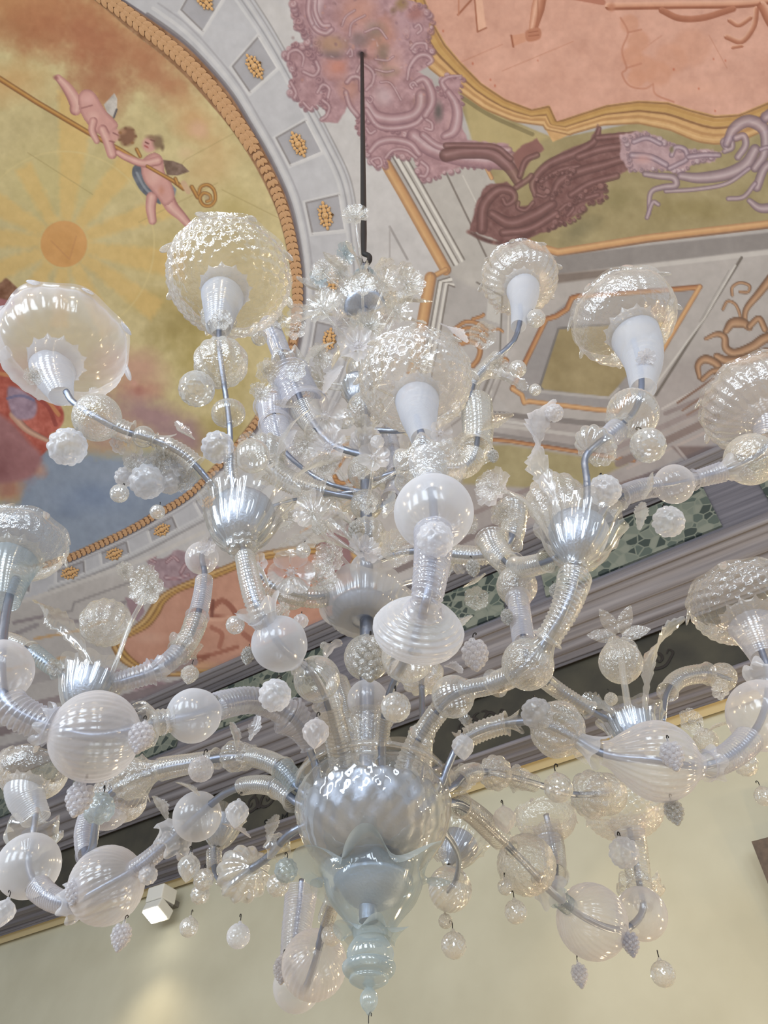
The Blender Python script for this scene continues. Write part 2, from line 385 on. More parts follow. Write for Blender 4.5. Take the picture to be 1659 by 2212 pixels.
stroke(z([(1180, 1010), (1200, 1060)]), 8, GOLD, part=pz); stroke(z([(1250, 1050), (1290, 1120)]), 12, (206, 172, 140), part=pz); stroke(z([(1320, 1080), (1370, 1170)]), 9, GOLD, part=pz)
stroke(z([(1380, 1140), (1400, 1080), (1460, 1065), (1510, 1110), (1520, 1190), (1480, 1240), (1420, 1235), (1390, 1180), (1420, 1135), (1470, 1150), (1480, 1190), (1450, 1205)]), 8, GOLD, part=pz); blob(*z([(1450, 1170)])[0], 9, 9, (176, 158, 130), .8)
stroke(z([(850, 760), (880, 820)]), 8, GOLD, part=pz)
IMG[~oval] = keep[~oval]

# ---- grey pilaster strips and mouldings right of the oval
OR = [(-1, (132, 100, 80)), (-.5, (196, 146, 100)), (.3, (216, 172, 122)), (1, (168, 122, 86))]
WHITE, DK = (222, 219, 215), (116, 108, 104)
def parallel(pts, off):
    P = np.array(pts, float); out = []
    for i in range(len(P)):
        a = P[max(0, i - 1)]; b = P[min(len(P) - 1, i + 1)]; d = (b - a) / np.linalg.norm(b - a); out.append(P[i] + np.array([-d[1], d[0]]) * off)
    return [tuple(p) for p in out]
po_ = part_id('orange_moulding')
edge = [(820, 330), (872, 420), (963, 583)]; edge2 = [(963, 583), (930, 600), (908, 725), (880, 860)]
poly([(860, 340), (1040, 340), (1150, 520), (1060, 640), (980, 600)], (184, 180, 177), 4, tex=(N2, 16))
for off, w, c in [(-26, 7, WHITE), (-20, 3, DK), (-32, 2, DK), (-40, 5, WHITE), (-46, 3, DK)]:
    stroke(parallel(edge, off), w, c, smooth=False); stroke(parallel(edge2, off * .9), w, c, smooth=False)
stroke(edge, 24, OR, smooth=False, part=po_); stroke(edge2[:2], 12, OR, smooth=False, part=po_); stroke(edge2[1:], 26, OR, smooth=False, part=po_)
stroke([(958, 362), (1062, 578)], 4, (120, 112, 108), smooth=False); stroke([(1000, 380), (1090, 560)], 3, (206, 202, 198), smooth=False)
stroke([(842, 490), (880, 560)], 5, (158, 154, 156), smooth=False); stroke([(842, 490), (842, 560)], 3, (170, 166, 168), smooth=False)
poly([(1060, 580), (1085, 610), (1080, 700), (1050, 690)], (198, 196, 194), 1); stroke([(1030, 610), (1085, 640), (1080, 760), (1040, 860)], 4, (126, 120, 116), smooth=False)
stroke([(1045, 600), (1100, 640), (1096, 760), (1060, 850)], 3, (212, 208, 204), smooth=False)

# ---- olive spandrel
pol = part_id('olive_spandrel')
poly([(985, 195), (1060, 240), (1200, 300), (1400, 260), (1560, 300), (1700, 280), (2080, 200), (2080, 470), (1659, 482), (1400, 512), (1203, 542), (1140, 520), (1085, 420), (1030, 330)], (158, 144, 104), 2, part=pol, tex=(N2, 34))
poly([(1000, 205), (1110, 270), (1185, 295), (1100, 350), (1020, 310)], (186, 168, 118), 5, .8)
blob(1330, 430, 60, 30, (132, 122, 80), .5); blob(1500, 450, 120, 30, (140, 126, 78), .5); blob(1250, 500, 60, 30, (112, 106, 78), .6, -.5)
stroke([(1000, 212), (1060, 250), (1150, 290)], 9, (116, 104, 70), alpha=.7)
stroke([(2080, 458), (1659, 484), (1400, 514), (1205, 545), (1150, 530), (1120, 508)], 17, OR, smooth=False, part=po_)
stroke([(2080, 468), (1659, 493), (1400, 523), (1205, 554)], 3, (130, 96, 74), smooth=False)
stroke([(1035, 330), (1062, 385)], 9, OR, smooth=False, part=po_)
poly([(1180, 556), (1400, 530), (1700, 498), (2080, 470), (2080, 505), (1700, 533), (1200, 592)], (138, 133, 133), 2, tex=(N2, 14))
poly([(1200, 594), (1659, 540), (1660, 550), (1204, 602)], (196, 192, 190), 1.5)
poly([(1200, 592), (1345, 578), (1340, 594), (1204, 612)], (124, 112, 106), 3)

# ---- painted panel beside the olive spandrel
z = lambda p: zc(1100, 560, 2.968, p)
poly(z([(300, 170), (1440, 60), (920, 870), (760, 1080), (20, 990), (-120, 830), (150, 440)]), (176, 171, 170), 3, tex=(N2, 16))
poly(z([(240, 380), (400, 250), (1215, 180), (960, 610), (690, 960), (130, 905), (30, 830)]), (150, 146, 148), 2, tex=(N2, 12))
pn = part_id('painted_panel')
poly(z([(315, 445), (900, 400), (1040, 400), (640, 885), (190, 830)]), (150, 134, 96), 2, part=pn, tex=(N2, 36))
stroke(z([(190, 835), (315, 445), (440, 430), (1040, 395)]), 5, (112, 108, 108), smooth=False); stroke(z([(170, 815), (205, 850), (640, 890), (700, 830)]), 6, (176, 172, 172), smooth=False); stroke(z([(180, 800), (215, 832)]), 4, (120, 116, 116), smooth=False)
BR = [(-1, (110, 70, 50)), (-.3, (172, 116, 78)), (.4, (196, 146, 98)), (1, (128, 84, 60))]
stroke(z([(20, 830), (235, 385), (300, 365), (370, 320), (400, 250), (440, 238), (1030, 195), (1222, 178)]), 12, BR, smooth=False, part=po_)
stroke(z([(1222, 178), (985, 580), (690, 975), (560, 965), (130, 912), (95, 920), (80, 870), (20, 832)]), 11, OR, smooth=False, part=po_)
stroke(z([(1490, -10), (1300, 300), (940, 872)]), 6, (104, 97, 92), smooth=False); stroke(z([(1450, 40), (1250, 380), (905, 850)]), 4, (206, 203, 200), smooth=False); stroke(z([(1410, 70), (1220, 400)]), 2, (150, 146, 144), smooth=False)
stroke(z([(-100, 990), (500, 1050), (640, 1060)]), 12, (126, 120, 120), smooth=False); stroke(z([(-100, 1060), (460, 1130)]), 8, (190, 186, 184), smooth=False)
stroke(z([(-200, 1150), (0, 1165), (480, 1240), (800, 1290)]), 9, BR, smooth=False, part=po_)
poly(z([(-300, 1190), (0, 1190), (430, 1260), (760, 1310), (500, 1440), (200, 1470), (-300, 1440)]), (160, 148, 108), 4, part=pol, tex=(N2, 30))
# purple-grey mouldings running up beside the panel
for x0, y0, x1, y1, w, c in [(700, 1310, 1330, 1010, 16, (134, 118, 114)), (680, 1270, 1300, 970, 8, (170, 160, 158)), (640, 1230, 1300, 930, 12, (150, 138, 138)), (760, 1340, 1500, 1000, 6, (180, 168, 164)),
                             (980, 960, 1300, 780, 5, (196, 190, 188)), (1000, 990, 1330, 850, 9, (142, 130, 130)), (1080, 920, 1310, 765, 5, (122, 92, 78)), (1110, 970, 1310, 835, 4, (128, 98, 84)), (1140, 1000, 1320, 890, 4, (140, 112, 98)),
                             (700, 1450, 1380, 1220, 10, (130, 114, 112))]:
    stroke(z([(x0, y0), (x1, y1)]), w, c, smooth=False)
poly(z([(1040, 1200), (1420, 1200), (1900, 1180), (1900, 1330), (1430, 1300), (1130, 1290)]), (118, 102, 100), 3, tex=(N2, 14)); stroke(z([(1060, 1190), (1150, 1300)]), 6, (170, 160, 158), smooth=False)
# brown scroll ornament at the edge
pb = part_id('painted_brown_scroll')
SB = [(-1, (92, 66, 50)), (-.2, (168, 128, 98)), (.3, (190, 152, 120)), (1, (110, 80, 60))]
for pts, w, tp in [([(1260, 510), (1330, 480), (1380, 500), (1390, 570), (1450, 600), (1560, 560), (1659, 500), (1850, 470)], 14, [.6, 1, 1.2, 1.4, 1.6, 1.5]), ([(1330, 620), (1400, 650), (1530, 640), (1659, 600), (1850, 580)], 18, [.8, 1.4, 1.3]),
                   ([(1430, 230), (1430, 180), (1480, 150), (1540, 170), (1530, 210), (1480, 210)], 7, None), ([(1370, 320), (1400, 270), (1450, 290), (1480, 360), (1470, 400)], 7, None), ([(1510, 410), (1520, 320), (1600, 220), (1680, 120)], 16, [.6, 1, 1.3]),
                   ([(1390, 460), (1430, 410), (1500, 410), (1540, 440)], 18, [.8, 1.4, .8]), ([(1540, 430), (1600, 380), (1640, 450)], 14, None), ([(1220, 760), (1210, 680), (1260, 640), (1340, 680), (1320, 720)], 14, [.7, 1.4, 1]), ([(1240, 770), (1300, 720), (1350, 710)], 12, None)]:
    stroke(z(pts), w, SB, taper=tp, part=pb)
# dark shell by the crown
z = lambda p: zc(900, 680, 5.267, p)
for pts, w in [([(430, 160), (560, 80), (700, 100), (800, 170)], 9), ([(440, 220), (560, 150), (700, 170), (800, 230)], 9), ([(460, 290), (560, 230), (700, 240), (780, 300)], 9), ([(640, 50), (730, 20), (760, 0)], 8), ([(860, 180), (930, 160), (980, 190)], 6), ([(500, 330), (620, 300), (720, 380), (700, 500), (640, 580)], 12), ([(940, 560), (1000, 500), (1030, 520)], 9)]:
    stroke(z(pts), w, [(-1, (120, 76, 50)), (0, (206, 156, 108)), (1, (146, 98, 66))])
for o in (0, 26, 52): stroke(z([(700 + o * 3, 1000), (870 + o * 3, 560)]), 3, (120, 112, 110), smooth=False, alpha=.7)

# ---- coral medallion with ochre frame
CI = [(880, -420), (919, 0), (938, 51), (964, 96), (996, 134), (1040, 179), (1092, 214), (1149, 236), (1187, 227), (1203, 262), (1251, 246), (1309, 227), (1379, 217), (1443, 220), (1494, 236), (1545, 249), (1596, 246), (1659, 220), (1760, 170), (2080, 60), (2080, -420)]
CO = [(830, -420), (870, 0), (895, 100), (919, 140), (983, 191), (1047, 236), (1111, 262), (1174, 271), (1194, 307), (1238, 288), (1302, 270), (1379, 266), (1449, 281), (1506, 306), (1557, 313), (1610, 300), (1700, 260), (2080, 150), (2080, -420)]
po = part_id('ochre_frame')
poly(CO, (204, 160, 108), 1.2, part=po, tex=(N3, 24))
for f, w, c in [(.0, 4, (156, 114, 74)), (.14, 5, (218, 178, 126)), (.30, 6, (178, 132, 84)), (.42, 5, (212, 168, 112)), (.55, 5, (128, 88, 54)), (.68, 9, (194, 152, 88)), (.82, 7, (180, 136, 76)), (.93, 4, (136, 96, 58))]:
    a, b = resamp(np.array(CO[:-2], float), 300), resamp(np.array(CI[:-2], float), 300)
    # match by nearest to keep corners
    pts = []
    for p in b:
        q = a[np.argmin(((a - p) ** 2).sum(1))]; pts.append(tuple(q + (p - q) * f))
    stroke(pts, w, c, smooth=False, alpha=.85)
pcm = part_id('coral_medallion')
poly(CI, (212, 160, 142), 1.2, part=pcm)
m = PART == pcm; IMG[m] += ((N2 - .5) * 26 + (N1 - .5) * 16 + (N3 - .5) * 8)[m][:, None]
z = lambda p: zc(600, 0, 1.5666, p)
CB, CK, CL = (150, 86, 62), (184, 120, 94), (226, 176, 152)
for pts in [[(760, 240), (1000, 140)], [(620, 210), (760, 150)], [(1230, 170), (1300, 120)], [(1460, 120), (1520, 230)]]: stroke(z(pts), 2, (186, 124, 100), smooth=False, alpha=.6)
poly(z([(665, -20), (690, -20), (705, 95), (675, 110)]), CL, 1, part=pcm); stroke(z([(665, -20), (676, 108), (706, 94)]), 3, CB, smooth=False); stroke(z([(610, 50), (655, 0)]), 4, CB, smooth=False); stroke(z([(612, 0), (612, 50)]), 3, CK, smooth=False)
paf = part_id('painted_figure')
stroke(z([(895, -40), (880, 30), (865, 95)]), 24, [(-1, CB), (-.3, CK), (.4, CL), (1, CK)], taper=[1.1, 1.2, .8], part=paf)
stroke(z([(880, 0), (880, 60), (870, 100)]), 3, CB, alpha=.6)
poly(z([(840, 105), (885, 95), (888, 130), (845, 140)]), CK, 1.5, part=paf, smooth=True); stroke(z([(850, 110), (880, 105)]), 2, CB); stroke(z([(850, 122), (884, 118)]), 2, CB)
poly(z([(790, 120), (835, 112), (840, 140), (795, 158)]), (206, 146, 120), 1.2, part=paf); stroke(z([(790, 120), (797, 158)]), 4, CB)
pyk = part_id('painted_yoke')
stroke(z([(1120, 22), (1350, 18), (1580, 14), (1700, -5), (1900, -40)]), 16, [(-1, CL), (0, (206, 146, 118)), (.5, CB), (1, (140, 80, 56))], part=pyk)
blob(*z([(1130, 25)])[0], 10, 12, CK, .9); stroke(z([(1300, 35), (1360, 62), (1440, 60), (1540, 30)]), 14, [(-1, CK), (1, CB)]); stroke(z([(1000, -10), (1100, 8)]), 12, (176, 112, 92))
for pts, w in [([(1530, 70), (1560, 85), (1600, 60)], 10), ([(1520, 125), (1570, 140), (1610, 90), (1620, 30)], 12), ([(1540, 160), (1570, 155)], 8), ([(1640, 20), (1680, 90), (1750, 110)], 20)]: stroke(z(pts), w, [(-1, CL), (0, CK), (1, CB)])
pcl = part_id('painted_cloud')
for x, y, r, al in [(1190, 80, 34, .7), (1220, 140, 40, .75), (1200, 190, 38, .8), (1240, 230, 50, .8), (1290, 250, 46, .7), (1215, 265, 34, .8), (1330, 200, 60, .5), (1400, 160, 70, .4)]:
    blob(*z([(x, y)])[0], r / 1.45, r / 1.5, (206, 146, 120), al, hard=.6, wob=.08)
for pts in [[(1160, 60), (1185, 110), (1165, 170), (1180, 230), (1165, 250), (1190, 290), (1240, 300), (1270, 285)], [(1270, 285), (1280, 320), (1340, 345)], [(1185, 110), (1230, 100)], [(1180, 230), (1230, 215)]]: stroke(z(pts), 4, (186, 122, 98), alpha=.8)
blob(*z([(1400, 300)])[0], 120, 24, (226, 172, 150), .5)
for x, y in [(560, 105), (735, 290), (720, 270), (880, 205), (1475, 200), (1480, 375), (1515, 205), (1425, 300), (660, 215), (1340, 235)]: blob(*z([(x, y)])[0], 3, 4, (186, 96, 70), .8)

# ---- mauve shell cartouche where the cable comes through
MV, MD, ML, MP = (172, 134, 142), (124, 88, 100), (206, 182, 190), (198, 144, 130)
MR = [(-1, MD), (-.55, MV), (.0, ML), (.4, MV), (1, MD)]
pk = part_id('shell_cartouche')
z = lambda p: zc(600, 0, 3.607, p)
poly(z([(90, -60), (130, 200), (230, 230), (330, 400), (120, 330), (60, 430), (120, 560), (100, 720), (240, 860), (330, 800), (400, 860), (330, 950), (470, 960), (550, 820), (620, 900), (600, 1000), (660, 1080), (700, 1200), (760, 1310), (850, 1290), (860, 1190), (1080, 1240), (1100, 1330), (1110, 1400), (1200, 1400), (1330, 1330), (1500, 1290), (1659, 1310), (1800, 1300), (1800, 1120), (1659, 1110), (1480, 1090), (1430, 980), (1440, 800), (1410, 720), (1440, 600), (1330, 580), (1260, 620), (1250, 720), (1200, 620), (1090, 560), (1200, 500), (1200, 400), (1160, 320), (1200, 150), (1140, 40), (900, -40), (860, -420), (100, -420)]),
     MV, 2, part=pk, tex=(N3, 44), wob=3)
def rocaille(pts, cols, step=13, r0=7, part=None, lim=None):
    E = resamp(np.vstack([np.array(pts, float), np.array(pts[:1], float)]), max(8, int(sum(math.dist(pts[i], pts[(i + 1) % len(pts)]) for i in range(len(pts))) / step)))
    rr = random.Random(3)
    for i in range(len(E)):
        x, y = E[i] + np.array([rr.uniform(-3, 3), rr.uniform(-3, 3)])
        if not (-20 < x < 1700 and -30 < y < 1500): continue
        R = r0 * rr.uniform(.6, 1.4)
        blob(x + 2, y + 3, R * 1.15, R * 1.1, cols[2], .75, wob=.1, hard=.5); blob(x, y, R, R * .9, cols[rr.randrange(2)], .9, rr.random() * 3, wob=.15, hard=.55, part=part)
        a0 = rr.random() * 6; stroke([(x + R * .55 * (1 - k / 9) * math.cos(a0 + k * .75), y + R * .55 * (1 - k / 9) * math.sin(a0 + k * .75)) for k in range(8)], 2.6, cols[2 if rr.random() < .6 else 3], alpha=.7)
CART = z([(90, -60), (130, 200), (230, 230), (330, 400), (120, 330), (60, 430), (120, 560), (100, 720), (240, 860), (330, 800), (400, 860), (330, 950), (470, 960), (550, 820), (620, 900), (600, 1000), (660, 1080), (700, 1200), (760, 1310), (850, 1290), (860, 1190), (1080, 1240), (1100, 1330), (1110, 1400), (1200, 1400), (1330, 1330), (1500, 1290), (1659, 1310)])
rocaille(CART[:11], (MV, (184, 144, 150), MD, ML), 12, 8, pk); rocaille(CART[14:], (MV, (184, 144, 150), MD, ML), 13, 6, pk)
rocaille(z([(1440, 800), (1410, 720), (1440, 600), (1330, 580), (1260, 620), (1250, 720)]), (MV, (184, 144, 150), MD, ML), 12, 5, pk); rocaille(z([(1200, 400), (1160, 320), (1200, 150), (1140, 40), (1040, 60), (1000, 250), (1060, 380)]), (MV, (186, 140, 136), MD, ML), 11, 7, pk)
for x, y, rx, ry, c, al, ro_t in [(640, 120, 60, 60, MP, .8, 0), (800, 300, 40, 60, (196, 138, 120), .8, .4), (450, 520, 34, 30, (196, 130, 116), .9, 0), (560, 700, 30, 40, (190, 136, 120), .6, 0), (880, 520, 40, 60, (206, 158, 148), .7, 0), (750, 230, 34, 26, (128, 112, 104), .7, .5),
                                (820, 420, 22, 34, (120, 104, 90), .7, 0), (850, 560, 34, 18, (134, 118, 100), .6, 0), (640, 300, 30, 24, (120, 102, 104), .7, 0), (430, 420, 30, 16, (108, 92, 100), .8, .2), (420, 340, 40, 26, (176, 138, 112), .8, .2), (820, 740, 34, 30, ML, .7, 0), (300, 100, 14, 60, ML, .8, .1),
                                (1250, 860, 14, 30, (90, 84, 84), .9, 0), (1130, 780, 24, 30, (150, 112, 94), .7, 0), (1000, 200, 30, 36, (186, 150, 160), .7, 0), (1080, 100, 24, 20, (160, 106, 104), .8, 0), (1350, 950, 16, 40, (196, 156, 160), .7, 0), (960, 30, 20, 18, (140, 112, 70), .8, 0), (900, 80, 10, 12, (120, 92, 70), .7, 0)]:
    blob(*z([(x, y)])[0], rx, ry, c, al, ro_t, wob=.35)
for pts, w, tp in [([(690, 800), (760, 900), (900, 930), (1050, 900), (1110, 830), (1120, 740)], 26, None), ([(690, 860), (780, 980), (920, 1000), (1080, 960), (1160, 860)], 14, None), ([(700, 780), (720, 800), (740, 770), (720, 750)], 5, None), ([(1040, 680), (1080, 640), (1140, 620), (1190, 700), (1200, 800), (1150, 900)], 16, [.6, 1, 1.3, 1]),
                   ([(1050, 690), (1030, 660), (1060, 640), (1085, 670)], 7, None), ([(1010, 620), (1030, 520), (1090, 440), (1160, 430), (1200, 470), (1170, 500)], 13, [.6, 1, 1, .7]), ([(1310, 700), (1280, 640), (1330, 600), (1430, 590)], 12, [1.2, 1, .4]), ([(1330, 720), (1380, 800), (1400, 900), (1370, 1020), (1300, 1060)], 22, [.7, 1, 1.2, .8]),
                   ([(1060, 1060), (1200, 1160), (1400, 1220), (1560, 1240), (1800, 1250)], 36, [.9, 1, 1.1, 1.2]), ([(1130, 1050), (1260, 1140), (1450, 1150), (1800, 1170)], 16, None), ([(720, 1180), (790, 1110), (900, 1090), (1030, 1120), (1100, 1200)], 18, [.7, 1, 1, .8]), ([(760, 1290), (730, 1250), (790, 1230), (810, 1280), (780, 1300)], 8, None), ([(840, 1230), (900, 1170), (1000, 1170), (1080, 1230)], 9, None),
                   ([(250, -60), (240, 100), (290, 220), (370, 260), (420, 230)], 13, None), ([(300, -60), (290, 80), (340, 190), (400, 200)], 12, None), ([(80, 460), (90, 410), (150, 390), (200, 440), (190, 520)], 9, [1, 1.2, .6]), ([(200, 560), (280, 590), (320, 540), (300, 480)], 10, None), ([(310, 720), (350, 660), (400, 690), (390, 760)], 9, None), ([(350, 780), (400, 830), (380, 900), (340, 930)], 9, None),
                   ([(530, 720), (560, 820), (620, 900)], 12, None), ([(540, 640), (580, 600), (640, 610), (650, 700)], 12, None), ([(1110, 1370), (1150, 1370), (1170, 1310), (1120, 1260)], 10, None), ([(1150, 1000), (1200, 1010), (1200, 960), (1160, 930)], 9, None), ([(100, 640), (140, 720), (130, 760)], 9, None), ([(200, 800), (250, 850), (270, 830)], 8, None), ([(1040, 380), (1080, 340), (1150, 340), (1160, 380)], 9, None), ([(1090, 260), (1120, 230), (1100, 190), (1070, 210)], 8, None), ([(690, 1000), (720, 1040), (760, 1020)], 8, None), ([(540, 420), (570, 380), (580, 430), (560, 440)], 7, None),
                   ([(620, 560), (660, 500), (740, 560), (740, 640), (690, 700)], 9, None), ([(800, 640), (880, 650), (960, 780)], 6, None), ([(760, 540), (840, 560), (900, 550)], 6, None), ([(760, 460), (850, 470), (900, 440)], 6, None), ([(500, 200), (530, 130), (600, 80)], 6, None), ([(560, 280), (580, 180), (680, 120)], 6, None), ([(680, 250), (780, 220), (850, 300)], 6, None)]:
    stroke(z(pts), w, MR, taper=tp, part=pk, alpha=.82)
for k in range(90):
    x = random.uniform(100, 1180); y = random.uniform(-100, 760)
    blob(*z([(x, y)])[0], random.uniform(2, 6), random.uniform(2, 6), random.choice([MD, ML, MP, (140, 104, 108)]), .5, random.random() * 3, wob=.3)
blob(782, 118, 13, 11, (60, 44, 46), .8, wob=.2)
# ---- maroon and lilac scrollwork along the medallion
pw = part_id('scrollwork')
z = lambda p: zc(980, 200, 2.443, p)
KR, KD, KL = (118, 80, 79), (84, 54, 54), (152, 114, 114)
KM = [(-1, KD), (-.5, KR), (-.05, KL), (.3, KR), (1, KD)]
poly(z([(80, 730), (130, 560), (170, 490), (280, 470), (330, 510), (320, 560), (340, 600), (420, 590), (420, 450), (480, 370), (600, 300), (720, 250), (760, 170), (780, 220), (900, 210), (920, 300), (930, 400), (800, 470), (790, 560), (700, 580), (640, 650), (540, 720), (440, 750), (300, 820), (190, 760)]), KR, 2, part=pw, smooth=False, tex=(N3, 40), wob=3)
poly(z([(310, 330), (360, 280), (440, 240), (480, 300), (420, 340), (380, 400), (340, 430)]), (134, 90, 86), 2, part=pw, wob=2)
for pts, w, tp in [([(-40, 330), (60, 310), (200, 320), (290, 390), (340, 470)], 30, [1, 1.1, 1, .7]), ([(-40, 280), (80, 280), (220, 290), (300, 350)], 14, None), ([(150, 720), (160, 600), (230, 520), (300, 520), (320, 560), (280, 590), (260, 560)], 20, [1.2, 1.2, 1, .7, .5]), ([(200, 640), (300, 690), (420, 650), (520, 590)], 28, [.7, 1, 1, .8]), ([(260, 740), (400, 720), (540, 640)], 18, None),
                   ([(430, 540), (420, 470), (500, 380), (640, 320), (740, 260), (770, 190)], 18, [.7, 1, 1.2, 1, .5]), ([(440, 540), (480, 550), (500, 520), (460, 500)], 9, None), ([(460, 470), (560, 410), (660, 390)], 12, None), ([(520, 560), (560, 470), (660, 420), (800, 380), (900, 350)], 22, [.6, 1, 1, .8]), ([(560, 620), (600, 590), (630, 610), (600, 650)], 10, None), ([(620, 540), (720, 480), (860, 440)], 16, None), ([(660, 340), (780, 300), (920, 280)], 18, None), ([(760, 240), (860, 230), (960, 220)], 14, None),
                   ([(340, 580), (340, 610), (380, 620), (420, 580)], 10, None), ([(350, 440), (380, 360), (440, 330)], 14, None), ([(330, 500), (390, 460), (410, 440)], 14, None), ([(530, 700), (560, 680), (590, 700)], 8, None), ([(640, 580), (690, 560), (760, 540)], 12, None)]:
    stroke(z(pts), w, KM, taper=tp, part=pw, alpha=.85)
rocaille(z([(500, 720), (640, 660), (700, 590), (800, 560), (800, 480), (700, 520), (600, 600)]), (KR, (138, 96, 92), KD, KL), 11, 6, pw); rocaille(z([(440, 460), (560, 420), (640, 400), (600, 470), (520, 540)]), (KR, (146, 104, 102), KD, KL), 10, 5, pw)
for k in range(26):
    t = k / 25; x = 80 + 340 * t; y = 735 + 60 * math.sin(t * 3.1)
    blob(*z([(x, y)])[0], 8, 7, random.choice([KD, (92, 60, 58), (130, 88, 84)]), .9, wob=.2, part=pw)
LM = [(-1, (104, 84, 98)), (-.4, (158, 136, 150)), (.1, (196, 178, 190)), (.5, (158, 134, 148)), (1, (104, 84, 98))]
poly(z([(900, 230), (1000, 200), (1100, 230), (1200, 290), (1400, 300), (1440, 220), (1560, 130), (1659, 120), (1900, 100), (1900, 600), (1659, 620), (1590, 600), (1560, 480), (1400, 500), (1180, 520), (1100, 560), (1040, 660), (1000, 640), (1020, 480), (1000, 420), (920, 410), (880, 340)]), (158, 134, 146), 2, alpha=.0)
poly(z([(880, 230), (1000, 200), (1100, 240), (1200, 290), (1420, 310), (1380, 360), (1260, 380), (1220, 420), (1100, 410), (930, 420), (880, 340)]), (176, 146, 154), 2, part=pw, wob=5, tex=(N3, 40))
rocaille(z([(900, 240), (1000, 215), (1100, 250), (1200, 300), (1400, 320), (1260, 370), (1210, 410), (1100, 400), (940, 410)]), ((176, 150, 160), (190, 158, 164), (124, 100, 112), (208, 190, 198)), 11, 6, pw)
for pts, w, tp in [([(1200, 440), (1300, 450), (1440, 430), (1540, 380), (1590, 300)], 26, [.7, 1, 1.1, .9]), ([(1120, 520), (1280, 510), (1440, 480), (1560, 400)], 10, None), ([(1010, 430), (1080, 440), (1160, 450), (1170, 490), (1100, 500), (1040, 530), (1030, 640)], 16, [.8, 1, 1, .8, .6]), ([(1020, 660), (1050, 580), (1080, 590)], 10, None), ([(1150, 330), (1170, 290), (1220, 300), (1230, 350), (1180, 380), (1140, 400)], 12, None), ([(1440, 300), (1420, 260), (1460, 240), (1470, 290), (1430, 310)], 12, None),
                   ([(1440, 270), (1480, 190), (1560, 150), (1640, 200), (1640, 320), (1590, 400)], 22, [.8, 1.2, 1.3, 1, .8]), ([(1500, 340), (1540, 280), (1530, 230), (1490, 240)], 16, None), ([(1620, 300), (1659, 290), (1720, 320)], 10, None), ([(1600, 500), (1640, 400), (1700, 360)], 20, None), ([(1450, 560), (1530, 550), (1590, 480)], 11, None), ([(1560, 570), (1620, 610), (1720, 600)], 20, [.6, 1, 1.2]), ([(950, 260), (1020, 240), (1090, 270)], 12, None), ([(940, 330), (1040, 340), (1120, 380)], 14, None), ([(1240, 340), (1320, 330), (1400, 330)], 12, None), ([(1650, 130), (1720, 90), (1800, 120)], 26, None)]:
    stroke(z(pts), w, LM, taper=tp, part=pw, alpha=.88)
blob(*z([(1150, 300)])[0], 6, 9, (120, 112, 76), .8); blob(*z([(1000, 350)])[0], 24, 14, (196, 150, 148), .7)

# ---- coral medallion below the oval
z = lambda p: zc(180, 1120, 3.607, p)
poly(z([(480, 330), (560, 310), (640, 300), (740, 240), (830, 270), (1000, 330), (1100, 420), (900, 520), (680, 560), (600, 520), (560, 440)]), (166, 140, 150), 2, part=pk, wob=4, tex=(N3, 40))
poly(z([(330, 620), (460, 640), (480, 720), (420, 800), (360, 760)]), (160, 132, 142), 2, part=pk, wob=4)
stroke(z([(560, 340), (520, 320), (560, 300)]), 6, MR); stroke(z([(760, 420), (800, 360), (860, 380)]), 9, MR); stroke(z([(650, 340), (700, 300), (740, 330)]), 7, MR); stroke(z([(640, 460), (720, 470), (820, 440)]), 8, MR)
FI = z([(300, 960), (420, 900), (520, 840), (600, 740), (640, 660), (740, 580), (900, 520), (1100, 440), (1400, 330), (1900, 280), (2100, 420), (2100, 800), (1800, 1000), (1300, 1160), (1000, 1170), (800, 1160), (620, 1160), (480, 1150), (380, 1080), (320, 1010)])
FO = z([(230, 980), (380, 850), (470, 770), (540, 660), (640, 570), (880, 460), (1100, 370), (1400, 260), (1950, 200), (2250, 400), (2250, 820), (1850, 1080), (1340, 1240), (1000, 1240), (780, 1230), (600, 1230), (430, 1190), (300, 1120), (240, 1040)])
poly(FO, (190, 150, 92), 1.5, part=po, smooth=True, tex=(N3, 20))
fo, fi = resamp(cr(FO, 6, True), 260), resamp(cr(FI, 6, True), 260)
for f, w, c in [(.05, 4, (140, 100, 62)), (.3, 6, (216, 176, 116)), (.55, 4, (134, 92, 52)), (.75, 6, (200, 154, 82)), (.95, 4, (128, 84, 50))]:
    stroke([tuple(p + (fi[np.argmin(((fi - p) ** 2).sum(1))] - p) * f) for p in fo], w, c, smooth=False, alpha=.8)
poly(FI, (200, 146, 124), 1.5, part=pcm, smooth=True, tex=(N2, 34))
for pts, w, c in [([(1000, 700), (1080, 640), (1160, 700), (1180, 770), (1020, 770)], 12, (150, 86, 68)), ([(980, 790), (1100, 780), (1200, 770)], 9, CL), ([(1000, 850), (1080, 900), (1060, 1000)], 10, (168, 104, 84)), ([(870, 1080), (1000, 1060), (1200, 1000)], 9, (160, 96, 76)), ([(880, 1090), (980, 1070), (900, 1120)], 6, (140, 80, 62)), ([(1250, 900), (1350, 980)], 12, (160, 98, 80)), ([(1010, 640), (1000, 760)], 8, (120, 66, 54)), ([(1400, 420), (1500, 520)], 10, (170, 104, 86)), ([(1500, 400), (1560, 480)], 14, (190, 120, 100))]:
    stroke(z(pts), w, c, alpha=.85)
blob(*z([(520, 930)])[0], 50, 18, (222, 176, 156), .6); blob(*z([(900, 1150)])[0], 60, 14, (206, 160, 120), .7)
poly(z([(860, 1230), (1000, 1240), (1380, 1180), (1900, 1060), (2000, 1200), (1500, 1440), (1100, 1400), (860, 1330)]), (128, 96, 106), 3, part=pk, wob=6, tex=(N3, 50))
